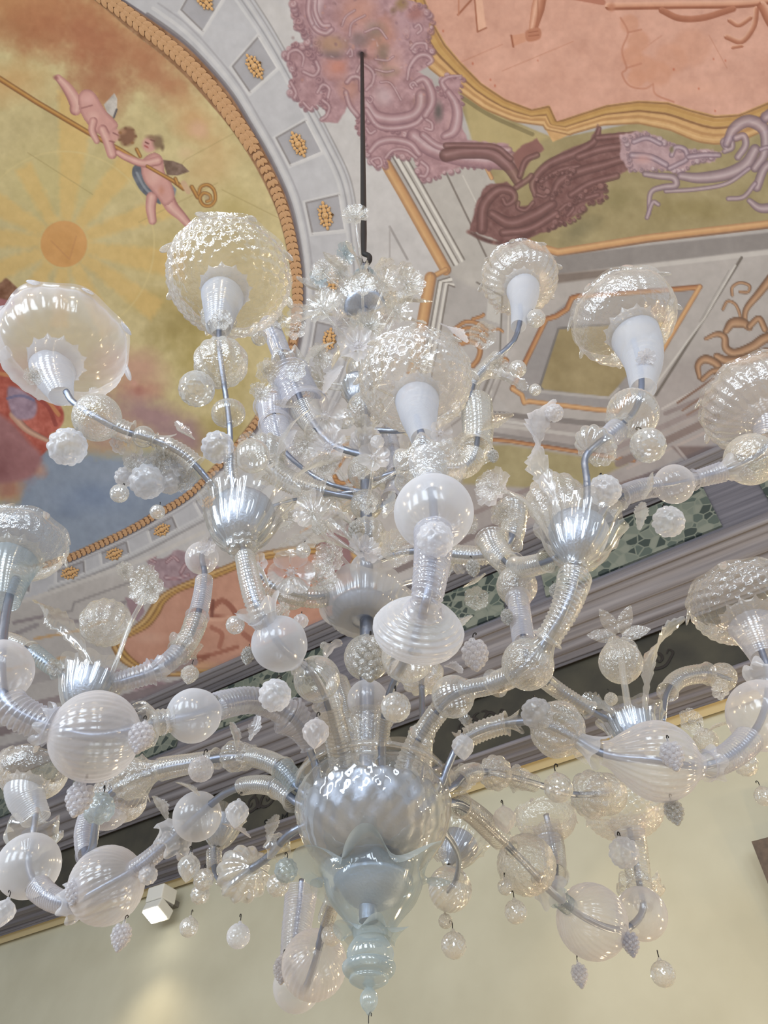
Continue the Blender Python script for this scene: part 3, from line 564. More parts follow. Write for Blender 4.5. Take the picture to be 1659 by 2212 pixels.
poly(z([(180, 1160), (300, 1180), (460, 1220), (640, 1280), (560, 1330), (300, 1330), (180, 1290)]), (150, 124, 132), 3, part=pk, wob=5, tex=(N3, 40))
for pts, w in [([(1080, 1180), (1150, 1140), (1210, 1150), (1180, 1200)], 8), ([(900, 1290), (980, 1320), (1040, 1290)], 9), ([(1150, 1300), (1260, 1260), (1400, 1290)], 12), ([(1600, 1150), (1700, 1100), (1800, 1150), (1740, 1240)], 14)]: stroke(z(pts), w, MR)
# painted cornice lines under the oval
for pts, w, c in [([(-420, 1500), (20, 1375), (80, 1350)], 10, (150, 143, 148)), ([(30, 1345), (155, 1320), (160, 1302), (330, 1240)], 5, (150, 144, 146)), ([(-420, 1420), (80, 1290), (320, 1205), (440, 1150)], 9, (212, 208, 206)),
                  ([(75, 1380), (170, 1362), (230, 1340)], 6, (206, 162, 108)), ([(-420, 1560), (0, 1450), (140, 1420)], 6, (206, 162, 108)), ([(-420, 1580), (0, 1480), (200, 1440)], 22, (170, 164, 166)), ([(-420, 1640), (0, 1540), (300, 1470), (420, 1430)], 16, (150, 136, 140)), ([(30, 1345), (100, 1330), (180, 1345), (270, 1300)], 8, (146, 136, 142)),
                  ([(-420, 1690), (0, 1580), (420, 1470), (760, 1380)], 20, (128, 112, 116)), ([(-420, 1740), (0, 1620), (500, 1500), (900, 1380)], 16, (150, 142, 146))]:
    stroke(pts, w, c, smooth=False, alpha=.85)
# grey architecture behind the chandelier
for x0, y0, x1, y1, w, c in [(690, 985, 830, 925, 7, (200, 150, 108)), (690, 1000, 850, 935, 4, (222, 219, 216)), (690, 1012, 860, 945, 4, (130, 122, 120)), (640, 1180, 1000, 900, 4, (140, 132, 130)), (720, 1020, 800, 1150, 3, (140, 132, 130)), (760, 990, 880, 1130, 3, (150, 144, 142)), (680, 1180, 860, 1060, 5, (122, 112, 112)), (650, 1150, 790, 1060, 4, (206, 160, 120)),
                             (960, 890, 1160, 920, 6, (206, 204, 202)), (1050, 935, 1240, 965, 8, (130, 124, 124)), (860, 1180, 1180, 1040, 10, (140, 126, 126)), (840, 1240, 1240, 1060, 14, (120, 106, 106))]:
    stroke([(x0, y0), (x1, y1)], w, c, smooth=False, alpha=.8)
pgo = part_id('painted_gold_shell')
z = lambda p: zc(380, 880, 3.19, p)
for pts, w in [([(1090, 470), (1140, 550), (1230, 560), (1240, 500), (1190, 510)], 11), ([(1100, 500), (1160, 520), (1240, 480)], 8), ([(1150, 560), (1170, 600)], 8), ([(1100, 440), (1130, 400), (1160, 350)], 6)]: stroke(z(pts), w, [(-1, (120, 76, 44)), (0, (216, 160, 104)), (1, (150, 98, 60))], part=pgo)
blob(720, 1175, 50, 24, (160, 116, 120), .9, -.4)
poly([(690, 1150), (760, 1140), (760, 1240), (700, 1240)], (150, 112, 116), 4, wob=5)
IMG += ((N3 - .5) * 9)[..., None]
IMG += .10 * (np.array([204, 196, 188]) - IMG)  # pales all paint towards warm grey, haze mixed into the colour
np.clip(IMG, 0, 255, out=IMG)

# ---- build the vault: a plain shell behind, the painted fields as its parts
def fresco_material():
    M = Mat('fresco'); p = M.n('ShaderNodeBsdfPrincipled', Roughness=0.75); M.l(p, M.out)
    a = M.n('ShaderNodeVertexColor'); a.layer_name = 'paint'; tc = M.n('ShaderNodeTexCoord')
    nz = M.n('ShaderNodeTexNoise', Scale=9.0, Detail=8.0); M.l(tc, nz, 3, 0)
    hs = M.n('ShaderNodeHueSaturation'); mr = M.n('ShaderNodeMapRange'); mr.inputs[3].default_value = .9; mr.inputs[4].default_value = 1.1
    M.l(nz, mr); M.t.links.new(mr.outputs[0], hs.inputs['Value']); M.t.links.new(a.outputs[0], hs.inputs['Color']); M.l(hs, p)
    b = M.n('ShaderNodeBump', Strength=.12, Distance=.02); M.t.links.new(nz.outputs[0], b.inputs['Height']); M.t.links.new(b.outputs[0], p.inputs['Normal'])
    return M.m
FRESCO = fresco_material()
PLASTER = simple_mat('vault_plaster', (196, 190, 188), .8, noise=(176, 168, 166), scale=1.5)
nn = np.linspace(NS - 2 * (NS - N0), NS + .1, 60); ww = np.linspace(-9, 16, 40)
G = np.array([[wn(w, n, vz(n) + .03) for w in ww] for n in nn])
ceiling = new_obj('ceiling', grid_mesh('ceiling', G), None, PLASTER)
tag(ceiling, 'barrel-vaulted ceiling painted with frescoes above the chandelier', kind='structure')
d0 = (GX - W / 2) / F; d1 = (H / 2 - GY) / F
T, DN = vault_t(d0, CP - SP * d1, SP + CP * d1)
VX = np.stack([d0 * T, (CP - SP * d1) * T, (SP + CP * d1) * T + CAMZ], -1)
NN = DN * T
idx = np.arange(GX.size).reshape(GX.shape)
quads = np.stack([idx[:-1, :-1], idx[1:, :-1], idx[1:, 1:], idx[:-1, 1:]], -1).reshape(-1, 4)
ok = (NN.ravel()[quads].max(1) < NS + .05) & (NN.ravel()[quads].min(1) > NS - 2 * (NS - N0)) & (np.abs(VX.reshape(-1, 3)[quads]).max((1, 2)) < 22)
quads = quads[ok]
fp = PART.ravel()[quads[:, 0]]
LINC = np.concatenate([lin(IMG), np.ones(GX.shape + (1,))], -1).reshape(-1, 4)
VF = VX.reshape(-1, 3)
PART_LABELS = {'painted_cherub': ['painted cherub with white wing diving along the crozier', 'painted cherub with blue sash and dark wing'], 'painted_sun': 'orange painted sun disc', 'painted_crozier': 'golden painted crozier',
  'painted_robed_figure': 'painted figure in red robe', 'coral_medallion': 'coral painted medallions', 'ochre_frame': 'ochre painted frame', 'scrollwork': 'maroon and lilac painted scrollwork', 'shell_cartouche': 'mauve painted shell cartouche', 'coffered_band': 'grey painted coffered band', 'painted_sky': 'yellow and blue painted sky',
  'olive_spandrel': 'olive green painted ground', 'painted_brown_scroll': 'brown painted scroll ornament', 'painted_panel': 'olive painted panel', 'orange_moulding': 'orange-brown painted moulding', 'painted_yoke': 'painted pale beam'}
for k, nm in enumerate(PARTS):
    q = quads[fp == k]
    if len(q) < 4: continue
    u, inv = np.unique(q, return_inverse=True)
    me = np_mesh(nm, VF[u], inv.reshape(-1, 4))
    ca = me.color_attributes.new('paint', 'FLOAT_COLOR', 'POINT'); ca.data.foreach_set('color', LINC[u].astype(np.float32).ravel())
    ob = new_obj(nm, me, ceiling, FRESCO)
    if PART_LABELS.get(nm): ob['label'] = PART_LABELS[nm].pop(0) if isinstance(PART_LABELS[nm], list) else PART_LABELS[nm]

# laurel leaves and gilded rosettes: low relief on the vault
GILT = simple_mat('gilded_stucco', (230, 190, 136), .6, noise=(208, 160, 108), scale=30)
GILT_D = simple_mat('dull_gilding', (216, 176, 134), .7, noise=(184, 138, 100), scale=25)
def relief_leaf():
    V = []; n = 7
    for i in range(n):
        t = i / (n - 1); w = .3 * math.sin(math.pi * min(1, t * .9 + .08)) ** .8
        V += [(t, -w, 0), (t, 0, .16 * math.sin(math.pi * t) + .02), (t, w, 0)]
    Fc = [(3 * i + j, 3 * i + 3 + j, 3 * i + 4 + j, 3 * i + 1 + j) for i in range(n - 1) for j in (0, 1)]
    return mesh_from('leaf', V, Fc)
leaf_me = relief_leaf(); leaf_me.materials.append(GILT_D)
def on_vault(name, me, px, py, dirpx, size_px, off, parent, flatz=1.0):
    p, n = at_vault(px, py, off); p2, _ = at_vault(px + dirpx[0], py + dirpx[1], off)
    ax = (p2 - p); ax = (ax - n * ax.dot(n)).normalized(); ay = n.cross(ax)
    # scale so that it covers size_px along the direction
    s = (at_vault(px + dirpx[0] * size_px, py + dirpx[1] * size_px, off)[0] - p).length
    o = new_obj(name, me, parent)
    o.matrix_world = Matrix((( ax.x * s, ay.x * s, n.x * s * flatz, p.x), (ax.y * s, ay.y * s, n.y * s * flatz, p.y), (ax.z * s, ay.z * s, n.z * s * flatz, p.z), (0, 0, 0, 1)))
    return o
lm_ = resamp((resamp(lo, 600) + resamp(li, 600)) / 2, 600)
dl = np.r_[0, np.cumsum(np.hypot(*np.diff(lm_, axis=0).T))]
s_ = 0.0
while s_ < dl[-1] - 20:
    x = np.interp(s_, dl, lm_[:, 0]); y = np.interp(s_, dl, lm_[:, 1]); i = np.searchsorted(dl, s_); i = min(max(i, 1), 598)
    if -60 < x < 800 and -30 < y < 1290:
        t = lm_[i + 1] - lm_[i - 1]; t /= np.linalg.norm(t); nrm = np.array([-t[1], t[0]])
        wd = 18 if y < 300 else (13 if y < 700 else 8)
        for sgn in (-1, 0, 1):
            d = t * .85 + nrm * sgn * .5; d /= np.linalg.norm(d)
            on_vault('leaf', leaf_me, x + nrm[0] * sgn * wd * .25, y + nrm[1] * sgn * wd * .25, d, wd * 1.25, .012, ceiling, .45)
    s_ += 17 if y < 400 else (14 if y < 800 else 11)
def rosette_mesh():
    bm = bmesh.new()
    def ball(x, y, r, sx=1, sy=1, a=0):
        m = Matrix.Translation((x, y, 0)) @ Matrix.Rotation(a, 4, 'Z') @ Matrix.Diagonal((sx, sy, .45, 1))
        bmesh.ops.create_icosphere(bm, subdivisions=2, radius=r, matrix=m)
    ball(0, 0, .26); ball(0, 0, .14)
    bmesh.ops.create_icosphere(bm, subdivisions=2, radius=.13, matrix=Matrix.Translation((0, 0, .08)))
    for s in (-1, 1):
        for x, y, r, e in [(.34, 0, .17, 1.3), (.62, 0, .15, 1.2), (.88, 0, .12, 1.2), (.36, .3, .14, 1.1), (.36, -.3, .14, 1.1), (.64, .22, .1, 1.2), (.64, -.22, .1, 1.2), (.12, .38, .13, 1), (.12, -.38, .13, 1), (.5, .42, .08, 1), (.5, -.42, .08, 1), (.0, .54, .09, 1)]:
            ball(s * x, y, r, e, 1)
    me = bpy.data.meshes.new('rosette'); bm.to_mesh(me); bm.free(); me.polygons.foreach_set('use_smooth', [True] * len(me.polygons)); me.materials.append(GILT); return me
ros = rosette_mesh()
for (c, a, b, i1, o1) in COFFERS:
    d = np.array(b) - np.array(a); L = np.linalg.norm(d); d /= L
    o = on_vault('rosette', ros, c[0], c[1], d, L * (.62 if c[1] < 1000 else .46), .015, ceiling)

# ================================================================== long wall, entablature
def z_at(y, n, x=1400): return at_n(x, y, n).z
WALL = simple_mat('wall_plaster', (204, 201, 180), .85, noise=(190, 186, 164), scale=1.3)
Z_TOP = z_at(1585, DW)
w0, w1 = -9.0, 16.0
def wall_box(name, n0_, n1_, z0_, z1_, wa, wb, mat, parent=None):
    V = [wn(w, n, z) for w in (wa, wb) for n in (n0_, n1_) for z in (z0_, z1_)]
    Fc = [(0, 1, 3, 2), (4, 6, 7, 5), (0, 4, 5, 1), (2, 3, 7, 6), (0, 2, 6, 4), (1, 5, 7, 3)]
    return new_obj(name, mesh_from(name, V, Fc, False), parent, mat)
wall = wall_box('wall_far', DW, DW + .3, 0, Z_TOP + 3.2, w0, w1, WALL)
tag(wall, 'pale yellow-green plaster wall under the painted cornice', kind='structure')
FLOOR = simple_mat('floor_stone', (214, 200, 178), .4, noise=(192, 176, 152), scale=3)
fl = new_obj('floor', mesh_from('floor', [wn(w0, -7, 0), wn(w1, -7, 0), wn(w1, DW + .3, 0), wn(w0, DW + .3, 0)], [(0, 1, 2, 3)], False), None, FLOOR)
tag(fl, 'pale warm stone floor of the hall', kind='structure')
def streak_mat(name, a, b, sc=(.5, 14, 14)):
    M = Mat(name); p = M.n('ShaderNodeBsdfPrincipled', Roughness=.7); M.l(p, M.out)
    tc = M.n('ShaderNodeTexCoord'); mp = M.n('ShaderNodeMapping'); mp.inputs['Rotation'].default_value = (0, 0, -math.atan2(WD.y, WD.x)); mp.inputs['Scale'].default_value = sc
    # rotate into wall direction, then stretch
    mp2 = M.n('ShaderNodeMapping'); mp2.inputs['Rotation'].default_value = (0, 0, -math.atan2(WD.y, WD.x)); mp.inputs['Rotation'].default_value = (0, 0, 0)
    M.l(tc, mp2, 3, 0); M.l(mp2, mp); nz = M.n('ShaderNodeTexNoise', Scale=1.6, Detail=7.0); M.l(mp, nz)
    rp = M.n('ShaderNodeValToRGB'); rp.color_ramp.elements[0].position = .32; rp.color_ramp.elements[1].position = .68
    rp.color_ramp.elements[0].color = rgba(*a); rp.color_ramp.elements[1].color = rgba(*b); M.l(nz, rp); M.l(rp, p)
    return M.m
CORN = streak_mat('painted_cornice', (106, 104, 112), (136, 133, 140))
CORN2 = streak_mat('painted_cornice_light', (124, 121, 127), (154, 150, 154))
CREAM = simple_mat('cream_fascia', (214, 198, 156), .8)
DARKF = simple_mat('dark_frieze', (88, 84, 70), .8, noise=(62, 60, 54), scale=2.5)
def extrude_profile(name, prof, mat, parent=None, wa=w0, wb=w1):
    """prof: list of (n, z); extruded along the wall"""
    P = np.array([[wn(w, n, z) for (n, z) in prof] for w in np.linspace(wa, wb, 12)])
    return new_obj(name, grid_mesh(name, P, smooth=False), parent, mat)
entab = empty('trim_1'); tag(entab, 'grey painted entablature with mouldings between wall and vault', kind='structure')
def Zr(y, n): return z_at(y, n)
def moulding(name, rows, mat):
    """rows: (pixel row at x=1400, n) from bottom to top; rounded steps between"""
    prof = []
    for i, (y, n) in enumerate(rows): prof.append((n, Zr(y, n)))
    return extrude_profile(name, prof, mat, entab)
moulding('cream_fascia', [(1587, 6.49), (1587, 6.44), (1566, 6.43), (1564, 6.38)], CREAM)
moulding('lower_cornice', [(1566, 6.46), (1564, 6.36), (1558, 6.36), (1556, 6.33), (1548, 6.33), (1546, 6.29), (1540, 6.27), (1538, 6.24), (1530, 6.24), (1528, 6.22), (1520, 6.19), (1518, 6.15), (1511, 6.13), (1509, 6.10), (1501, 6.10), (1500, 6.44)], CORN)
ZL = Zr(1501, 6.10)
moulding('dark_frieze', [(1520, 6.45), (1360, 6.45)], DARKF)
moulding('middle_cornice', [(1372, 6.46), (1370, 6.38), (1362, 6.37), (1360, 6.33), (1344, 6.33), (1342, 6.28), (1330, 6.24), (1318, 6.22), (1314, 6.16), (1290, 6.16), (1287, 6.10), (1275, 6.08), (1262, 6.03), (1250, 6.00), (1246, 5.96), (1232, 5.96), (1229, 5.90), (1219, 5.90), (1218, 5.93), (1212, 5.95), (1209, 6.28)], CORN2)
moulding('upper_frieze', [(1230, 6.30), (1085, 6.30)], CORN)
moulding('top_cornice', [(1094, 6.31), (1092, 6.24), (1084, 6.23), (1082, 6.2), (1072, 6.18), (1070, 6.14), (1056, 6.12), (1054, 6.08), (1042, 6.06), (1040, 6.03), (1030, 6.02), (1028, 6.12)], CORN2)
# green breccia panels let into the upper frieze
def breccia():
    M = Mat('green_breccia'); p = M.n('ShaderNodeBsdfPrincipled', Roughness=.5); M.l(p, M.out)
    tc = M.n('ShaderNodeTexCoord'); v = M.n('ShaderNodeTexVoronoi', Scale=9.0); v.feature = 'F1'; M.l(tc, v, 3, 0)
    v2 = M.n('ShaderNodeTexVoronoi', Scale=9.0); v2.feature = 'DISTANCE_TO_EDGE'; M.l(tc, v2, 3, 0)
    sp = M.n('ShaderNodeSeparateColor'); M.t.links.new(v.outputs['Color'], sp.inputs[0])
    rp = M.n('ShaderNodeValToRGB'); rp.color_ramp.interpolation = 'CONSTANT'
    e = rp.color_ramp.elements; e[0].color = rgba(66, 78, 74); e[1].position = .3; e[1].color = rgba(126, 134, 122)
    e.new(.55).color = rgba(94, 106, 98); e.new(.75).color = rgba(146, 150, 136)
    M.l(sp, rp); r2 = M.n('ShaderNodeValToRGB'); r2.color_ramp.elements[0].position = .03; r2.color_ramp.elements[1].position = .09; M.l(v2, r2)
    mx = M.n('ShaderNodeMix'); mx.data_type = 'RGBA'; mx.inputs['A'].default_value = rgba(136, 142, 128) if 'A' in mx.inputs else (0, 0, 0, 1)
    M.t.links.new(r2.outputs[0], mx.inputs[0]); M.t.links.new(rp.outputs[0], mx.inputs[7]); mx.inputs[6].default_value = rgba(138, 144, 130)
    M.t.links.new(mx.outputs[2], p.inputs['Base Color']); return M.m
BREC = breccia()
def w_of(px, py, n):
    P = at_n(px, py, n); return P.dot(WD)
zb, zt = Zr(1205, 6.29), Zr(1100, 6.29)
wr = w_of(1562, 1140, 6.27)
L = 1.95; k = 0; wa = wr
while wa < w1 - 2:
    wall_box('breccia_panel', 6.27, 6.31, zb + .02, zt, wa, wa + L, BREC, entab); wa += L + .5
wa = wr - .5 - L
while wa > w0 + 1: wall_box('breccia_panel', 6.27, 6.31, zb + .02, zt, wa, wa + L, BREC, entab); wa -= L + .5
# dark scroll ornaments of the lower frieze
SCRD = simple_mat('dark_scroll', (52, 46, 42), .8); SCRB = simple_mat('umber_scroll', (104, 82, 58), .8)
def scroll_mesh():
    bm = bmesh.new()
    def tube(pts, r0):
        P = cr(pts, 6); last = None
        for i, (x, y) in enumerate(P):
            r = r0 * (1 - .7 * i / len(P)); a = P[min(i + 1, len(P) - 1)] - P[max(i - 1, 0)]; a = a / (np.linalg.norm(a) + 1e-9); n = (-a[1], a[0])
            vs = [bm.verts.new((x + n[0] * r * s, y + n[1] * r * s, h)) for s, h in ((-1, 0), (0, r * .7), (1, 0))]
            if last:
                for j in (0, 1): bm.faces.new((last[j], vs[j], vs[j + 1], last[j + 1]))
            last = vs
    for s in (-1, 1):
        tube([(s * x, y) for x, y in [(.02, -.3), (.12, .1), (.3, .3), (.5, .2), (.52, 0), (.4, -.08), (.34, .06)]], .07)
        tube([(s * x, y) for x, y in [(.1, -.2), (.3, -.3), (.55, -.28), (.75, -.1), (.9, .1), (.8, .25), (.7, .12)]], .06)
        tube([(s * x, y) for x, y in [(.3, .3), (.2, .42), (.05, .45)]], .06)
    me = bpy.data.meshes.new('scroll'); bm.to_mesh(me); bm.free(); me.polygons.foreach_set('use_smooth', [True] * len(me.polygons)); return me
sm_ = scroll_mesh(); sm_.materials.append(SCRD)
zfm = (Zr(1500, 6.10) + .30 + Zr(1370, 6.45)) / 2
ux = -WD; uz = Vector((0, 0, 1)); un = -ND
for px in (60, 560, 1040, 1400, 1640, -250, 1900):
    y = 1585 + (1400 - px) * .333 - 140
    w = w_of(px, y, 6.44); p = wn(w, 6.44, (Zr(1495, 6.44) + Zr(1375, 6.44)) / 2)
    s = .30; o = new_obj('scroll', sm_, entab); o.matrix_world = Matrix(((ux.x * s, uz.x * s, un.x * s, p.x), (ux.y * s, uz.y * s, un.y * s, p.y), (ux.z * s, uz.z * s, un.z * s, p.z), (0, 0, 0, 1)))
# dim painted lettering on the dark frieze
tc_ = bpy.data.curves.new('lettering', 'FONT'); tc_.body = 'SNAM'; tc_.size = .13; tc_.extrude = .002; tc_.materials.append(simple_mat('lettering_black', (34, 33, 32), .9))
to = bpy.data.objects.new('lettering', tc_); COL.objects.link(to); to.parent = entab
p = at_n(568, 1788, 6.44); to.matrix_world = Matrix(((ux.x, uz.x, un.x, p.x), (ux.y, uz.y, un.y, p.y), (ux.z, uz.z, un.z, p.z), (0, 0, 0, 1)))

# ---- spotlight under the cornice
WHITEP = simple_mat('white_lamp_metal', (226, 226, 220), .5); GREYP = simple_mat('lamp_joint', (120, 118, 116), .6)
LAMP = Mat('lamp_face'); em = LAMP.n('ShaderNodeEmission'); em.inputs[0].default_value = (1, .9, .72, 1); em.inputs[1].default_value = 14; LAMP.l(em, LAMP.out)
def spotlight(px, py, n, label):
    p = at_n(px, py, n); t = empty('wall_spotlight', p); t.rotation_euler = (0, 0, math.atan2(ux.y, ux.x))
    tag(t, label, 'spotlight', 'wall spotlights under the cornice')
    def bx(nm, cx, cy, cz, sx, sy, sz, mat, rx=0, bev=.012):
        bm = bmesh.new(); bmesh.ops.create_cube(bm, size=1, matrix=Matrix.Diagonal((sx, sy, sz, 1)))
        bmesh.ops.bevel(bm, geom=bm.edges[:], offset=bev, segments=2, affect='EDGES', profile=.5)
        me = bpy.data.meshes.new(nm); bm.to_mesh(me); bm.free(); o = new_obj(nm, me, t, mat); o.location = (cx, cy, cz); o.rotation_euler = (rx, 0, 0); return o
    bx('housing', 0, 0, .07, .24, .22, .16, WHITEP); bx('joint', 0, 0, -.02, .22, .2, .02, GREYP, bev=.004)
    bx('lamp_head', 0, -.01, -.09, .24, .22, .12, WHITEP, -.35); bx('lamp_face', 0, -.05, -.155, .2, .18, .02, LAMP.m, -.35, .005)
    bx('bracket', 0, .18, .06, .08, .2, .06, GREYP, bev=.004)
    ld = bpy.data.lights.new('spot_beam', 'SPOT'); ld.energy = 130; ld.color = (1, .84, .6); ld.spot_size = 2.2; ld.spot_blend = .8; ld.shadow_soft_size = .1
    lo_ = bpy.data.objects.new('spot_beam', ld); COL.objects.link(lo_); lo_.parent = t; lo_.location = (0, -.08, -.2); lo_.rotation_euler = (math.radians(-25), 0, 0)
    return t
spotlight(346, 1950, 6.25, 'white box spotlight glowing on the wall just under the grey cornice')

# ---- corner of a dark wooden picture frame on the wall
FRM = simple_mat('frame_wood', (104, 88, 74), .6, noise=(78, 66, 56), scale=20); CNV = simple_mat('dark_canvas', (120, 100, 92), .8, noise=(96, 80, 74), scale=4)
p = at_n(1625, 1820, 6.30); fr = empty('picture_frame', p); fr.rotation_euler = (0, 0, math.atan2(ux.y, ux.x)); tag(fr, 'dark brown wooden picture frame leaning out from the pale wall at the edge', 'picture frame')
tilt = Matrix.Rotation(math.radians(9), 4, 'X')
def fbar(nm, x0, x1, z0, z1, d, mat, yo=0):
    V = [tilt @ Vector((x, y + yo, z)) for x in (x0, x1) for y in (-d, d) for z in (z0, z1)]
    Fc = [(0, 1, 3, 2), (4, 6, 7, 5), (0, 4, 5, 1), (2, 3, 7, 6), (0, 2, 6, 4), (1, 5, 7, 3)]
    return new_obj(nm, mesh_from(nm, V, Fc, False), fr, mat)
fbar('top_rail', 0, 1.4, -.09, 0, .03, FRM); fbar('bottom_rail', 0, 1.4, -1.1, -1.01, .03, FRM); fbar('side_rail', 0, .09, -1.01, -.09, .03, FRM); fbar('side_rail', 1.31, 1.4, -1.01, -.09, .03, FRM); fbar('canvas', .09, 1.31, -1.01, -.09, .008, CNV, .01)

# ================================================================== glass and metal of the chandelier
def glass(name, tint, base, edge, milk, rough=.06, bump=0.0, bscale=60.0, power=1.6, vor=False, tr=(.985, .985, .98), warm=0.0):
    """thin blown glass: see-through, with a milky scatter and a sharp gloss that grow towards grazing angles"""
    M = Mat(name)
    lw = M.n('ShaderNodeLayerWeight', Blend=.5)
    pw = M.n('ShaderNodeMath', _operation='POWER'); pw.inputs[1].default_value = power; M.t.links.new(lw.outputs['Facing'], pw.inputs[0])
    mr = M.n('ShaderNodeMapRange'); mr.inputs[3].default_value = base; mr.inputs[4].default_value = edge; M.l(pw, mr)
    trn = M.n('ShaderNodeBsdfTransparent'); trn.inputs[0].default_value = (*tr, 1)
    dif = M.n('ShaderNodeBsdfDiffuse'); tl = M.n('ShaderNodeBsdfTranslucent'); gl = M.n('ShaderNodeBsdfGlossy', Roughness=rough)
    c = rgba(*tint); dif.inputs[0].default_value = c; tl.inputs[0].default_value = c; gl.inputs[0].default_value = (.95, .95, .95, 1)
    m1 = M.n('ShaderNodeMixShader'); m1.inputs[0].default_value = .5; M.l(dif, m1, 0, 1); M.l(tl, m1, 0, 2)
    m2 = M.n('ShaderNodeMixShader'); m2.inputs[0].default_value = milk; M.l(gl, m2, 0, 1); M.l(m1, m2, 0, 2)
    m3 = M.n('ShaderNodeMixShader'); M.l(mr, m3, 0, 0); M.l(trn, m3, 0, 1); M.l(m2, m3, 0, 2)
    M.l(m3, M.out)
    if bump:
        tc = M.n('ShaderNodeTexCoord')
        nz = M.n('ShaderNodeTexVoronoi' if vor else 'ShaderNodeTexNoise', Scale=bscale); M.l(tc, nz, 3, 0)
        b = M.n('ShaderNodeBump', Strength=bump, Distance=.01); M.t.links.new(nz.outputs[0], b.inputs['Height'])
        for nd in (gl, dif, tl): M.t.links.new(b.outputs[0], nd.inputs['Normal'])
        M.t.links.new(b.outputs[0], lw.inputs['Normal'])
    return M.m
CLEAR = glass('clear_glass', (240, 238, 232), .24, .95, .46, .06, power=1.3)
CLEARB = glass('rippled_clear_glass', (244, 241, 234), .34, .96, .52, .07, bump=.7, bscale=6, power=1.2)
SHELL = glass('shade_glass', (240, 235, 228), .32, .96, .52, .07, bump=.6, bscale=9, power=1.4)
FROST = glass('milky_glass', (240, 243, 252), .44, .97, .88, .16, power=1.2)
HORNM = glass('milky_horn_glass', (232, 237, 249), .66, .97, .86, .16)
PINK = glass('opaline_glass', (240, 239, 245), .36, .96, .84, .14, bump=.12, bscale=3, power=1.2)
AQUA = glass('aqua_glass', (204, 217, 224), .38, .95, .74, .10, tr=(.9, .95, .97))
CRACK = glass('crackled_glass', (252, 252, 250), .50, .97, .46, .06)
SMOKY = glass('lilac_glass', (228, 229, 242), .42, .95, .78, .10)
def metal(name, rgb, rough, bump=0.0, bs=40.0):
    M = Mat(name); p = M.n('ShaderNodeBsdfPrincipled', Metallic=1.0, Roughness=rough); p.inputs['Base Color'].default_value = rgba(*rgb); M.l(p, M.out)
    if bump:
        tc = M.n('ShaderNodeTexCoord'); nz = M.n('ShaderNodeTexNoise', Scale=bs, Detail=4.0); M.l(tc, nz, 3, 0)
        b = M.n('ShaderNodeBump', Strength=bump, Distance=.004); M.t.links.new(nz.outputs[0], b.inputs['Height']); M.t.links.new(b.outputs[0], p.inputs['Normal'])
        rp = M.n('ShaderNodeMapRange'); rp.inputs[3].default_value = rough * .6; rp.inputs[4].default_value = rough * 1.6; M.l(nz, rp); M.t.links.new(rp.outputs[0], p.inputs['Roughness'])
    return M.m
SILVER = metal('silvered_lining', (160, 168, 186), .30, .5, 30)
SILVER2 = metal('silvered_bowl', (184, 192, 208), .40, .3, 12)
IRON = simple_mat('black_iron', (30, 29, 30), .6)
WIRE = simple_mat('dark_wire', (46, 43, 42), .5, .6)

# ------------------------------------------------------------------ shape library (unit shapes, axis +Z)
PI2 = 2 * math.pi
def lathe(name, prof, seg=48, rows=None, rib=0, amp=0.0, twist=0.0, quilt=None, wave=None, mat=None, smooth_prof=True, jit=0.0):
    """prof [(r, z)]; rib lobes round the axis (amp, twist along it); quilt=(around, along, amp) diamond pattern; wave=(n, amp) ruffles the rim"""
    P = cr(prof, 6) if smooth_prof else np.array(prof, float)
    if rows: P = resamp(P, rows)
    n = len(P); t = np.linspace(0, 1, n)[:, None]; ph = np.linspace(0, PI2, seg, endpoint=False)[None, :]
    R = np.maximum(P[:, :1], 0) * np.ones_like(ph); Z = P[:, 1:] * np.ones_like(ph)
    fade = np.clip(np.minimum(t, 1 - t) * 8, 0, 1)
    if rib: R = R * (1 + amp * fade * np.cos(rib * ph + twist * PI2 * t))
    if quilt:
        a, l, am = quilt; R = R * (1 + am * fade * (np.cos(a * ph + l * PI2 * t) * .5 + np.cos(a * ph - l * PI2 * t) * .5))
    if wave:
        k, am = wave; e = np.clip((t - .55) / .45, 0, 1) ** 2; Z = Z + am * e * np.cos(k * ph); R = R * (1 + am * .8 * e * np.cos(k * ph + .9))
    G = np.stack([R * np.cos(ph), R * np.sin(ph), Z], -1)
    me = grid_mesh(name, G, True)
    if mat: me.materials.append(mat)
    return me
def ballprof(n=18, neck=.16): return [(math.sin(a), -math.cos(a)) for a in np.linspace(neck, math.pi - neck, n)]
def merge(name, meshes, mat=None):
    bm = bmesh.new()
    for me, mx in meshes:
        tmp = me.copy(); tmp.transform(mx); bm.from_mesh(tmp); bpy.data.meshes.remove(tmp)
    out = bpy.data.meshes.new(name); bm.to_mesh(out); bm.free(); out.polygons.foreach_set('use_smooth', [True] * len(out.polygons))
    if mat: out.materials.append(mat)
    return out
LIB = {}
def lib(key, fn):
    if key not in LIB: LIB[key] = fn()
    return LIB[key]
def withmat(me, mat):
    k = (me.name, mat.name)
    if k not in LIB:
        c = me.copy(); c.materials.clear(); c.materials.append(mat); LIB[k] = c
    return LIB[k]
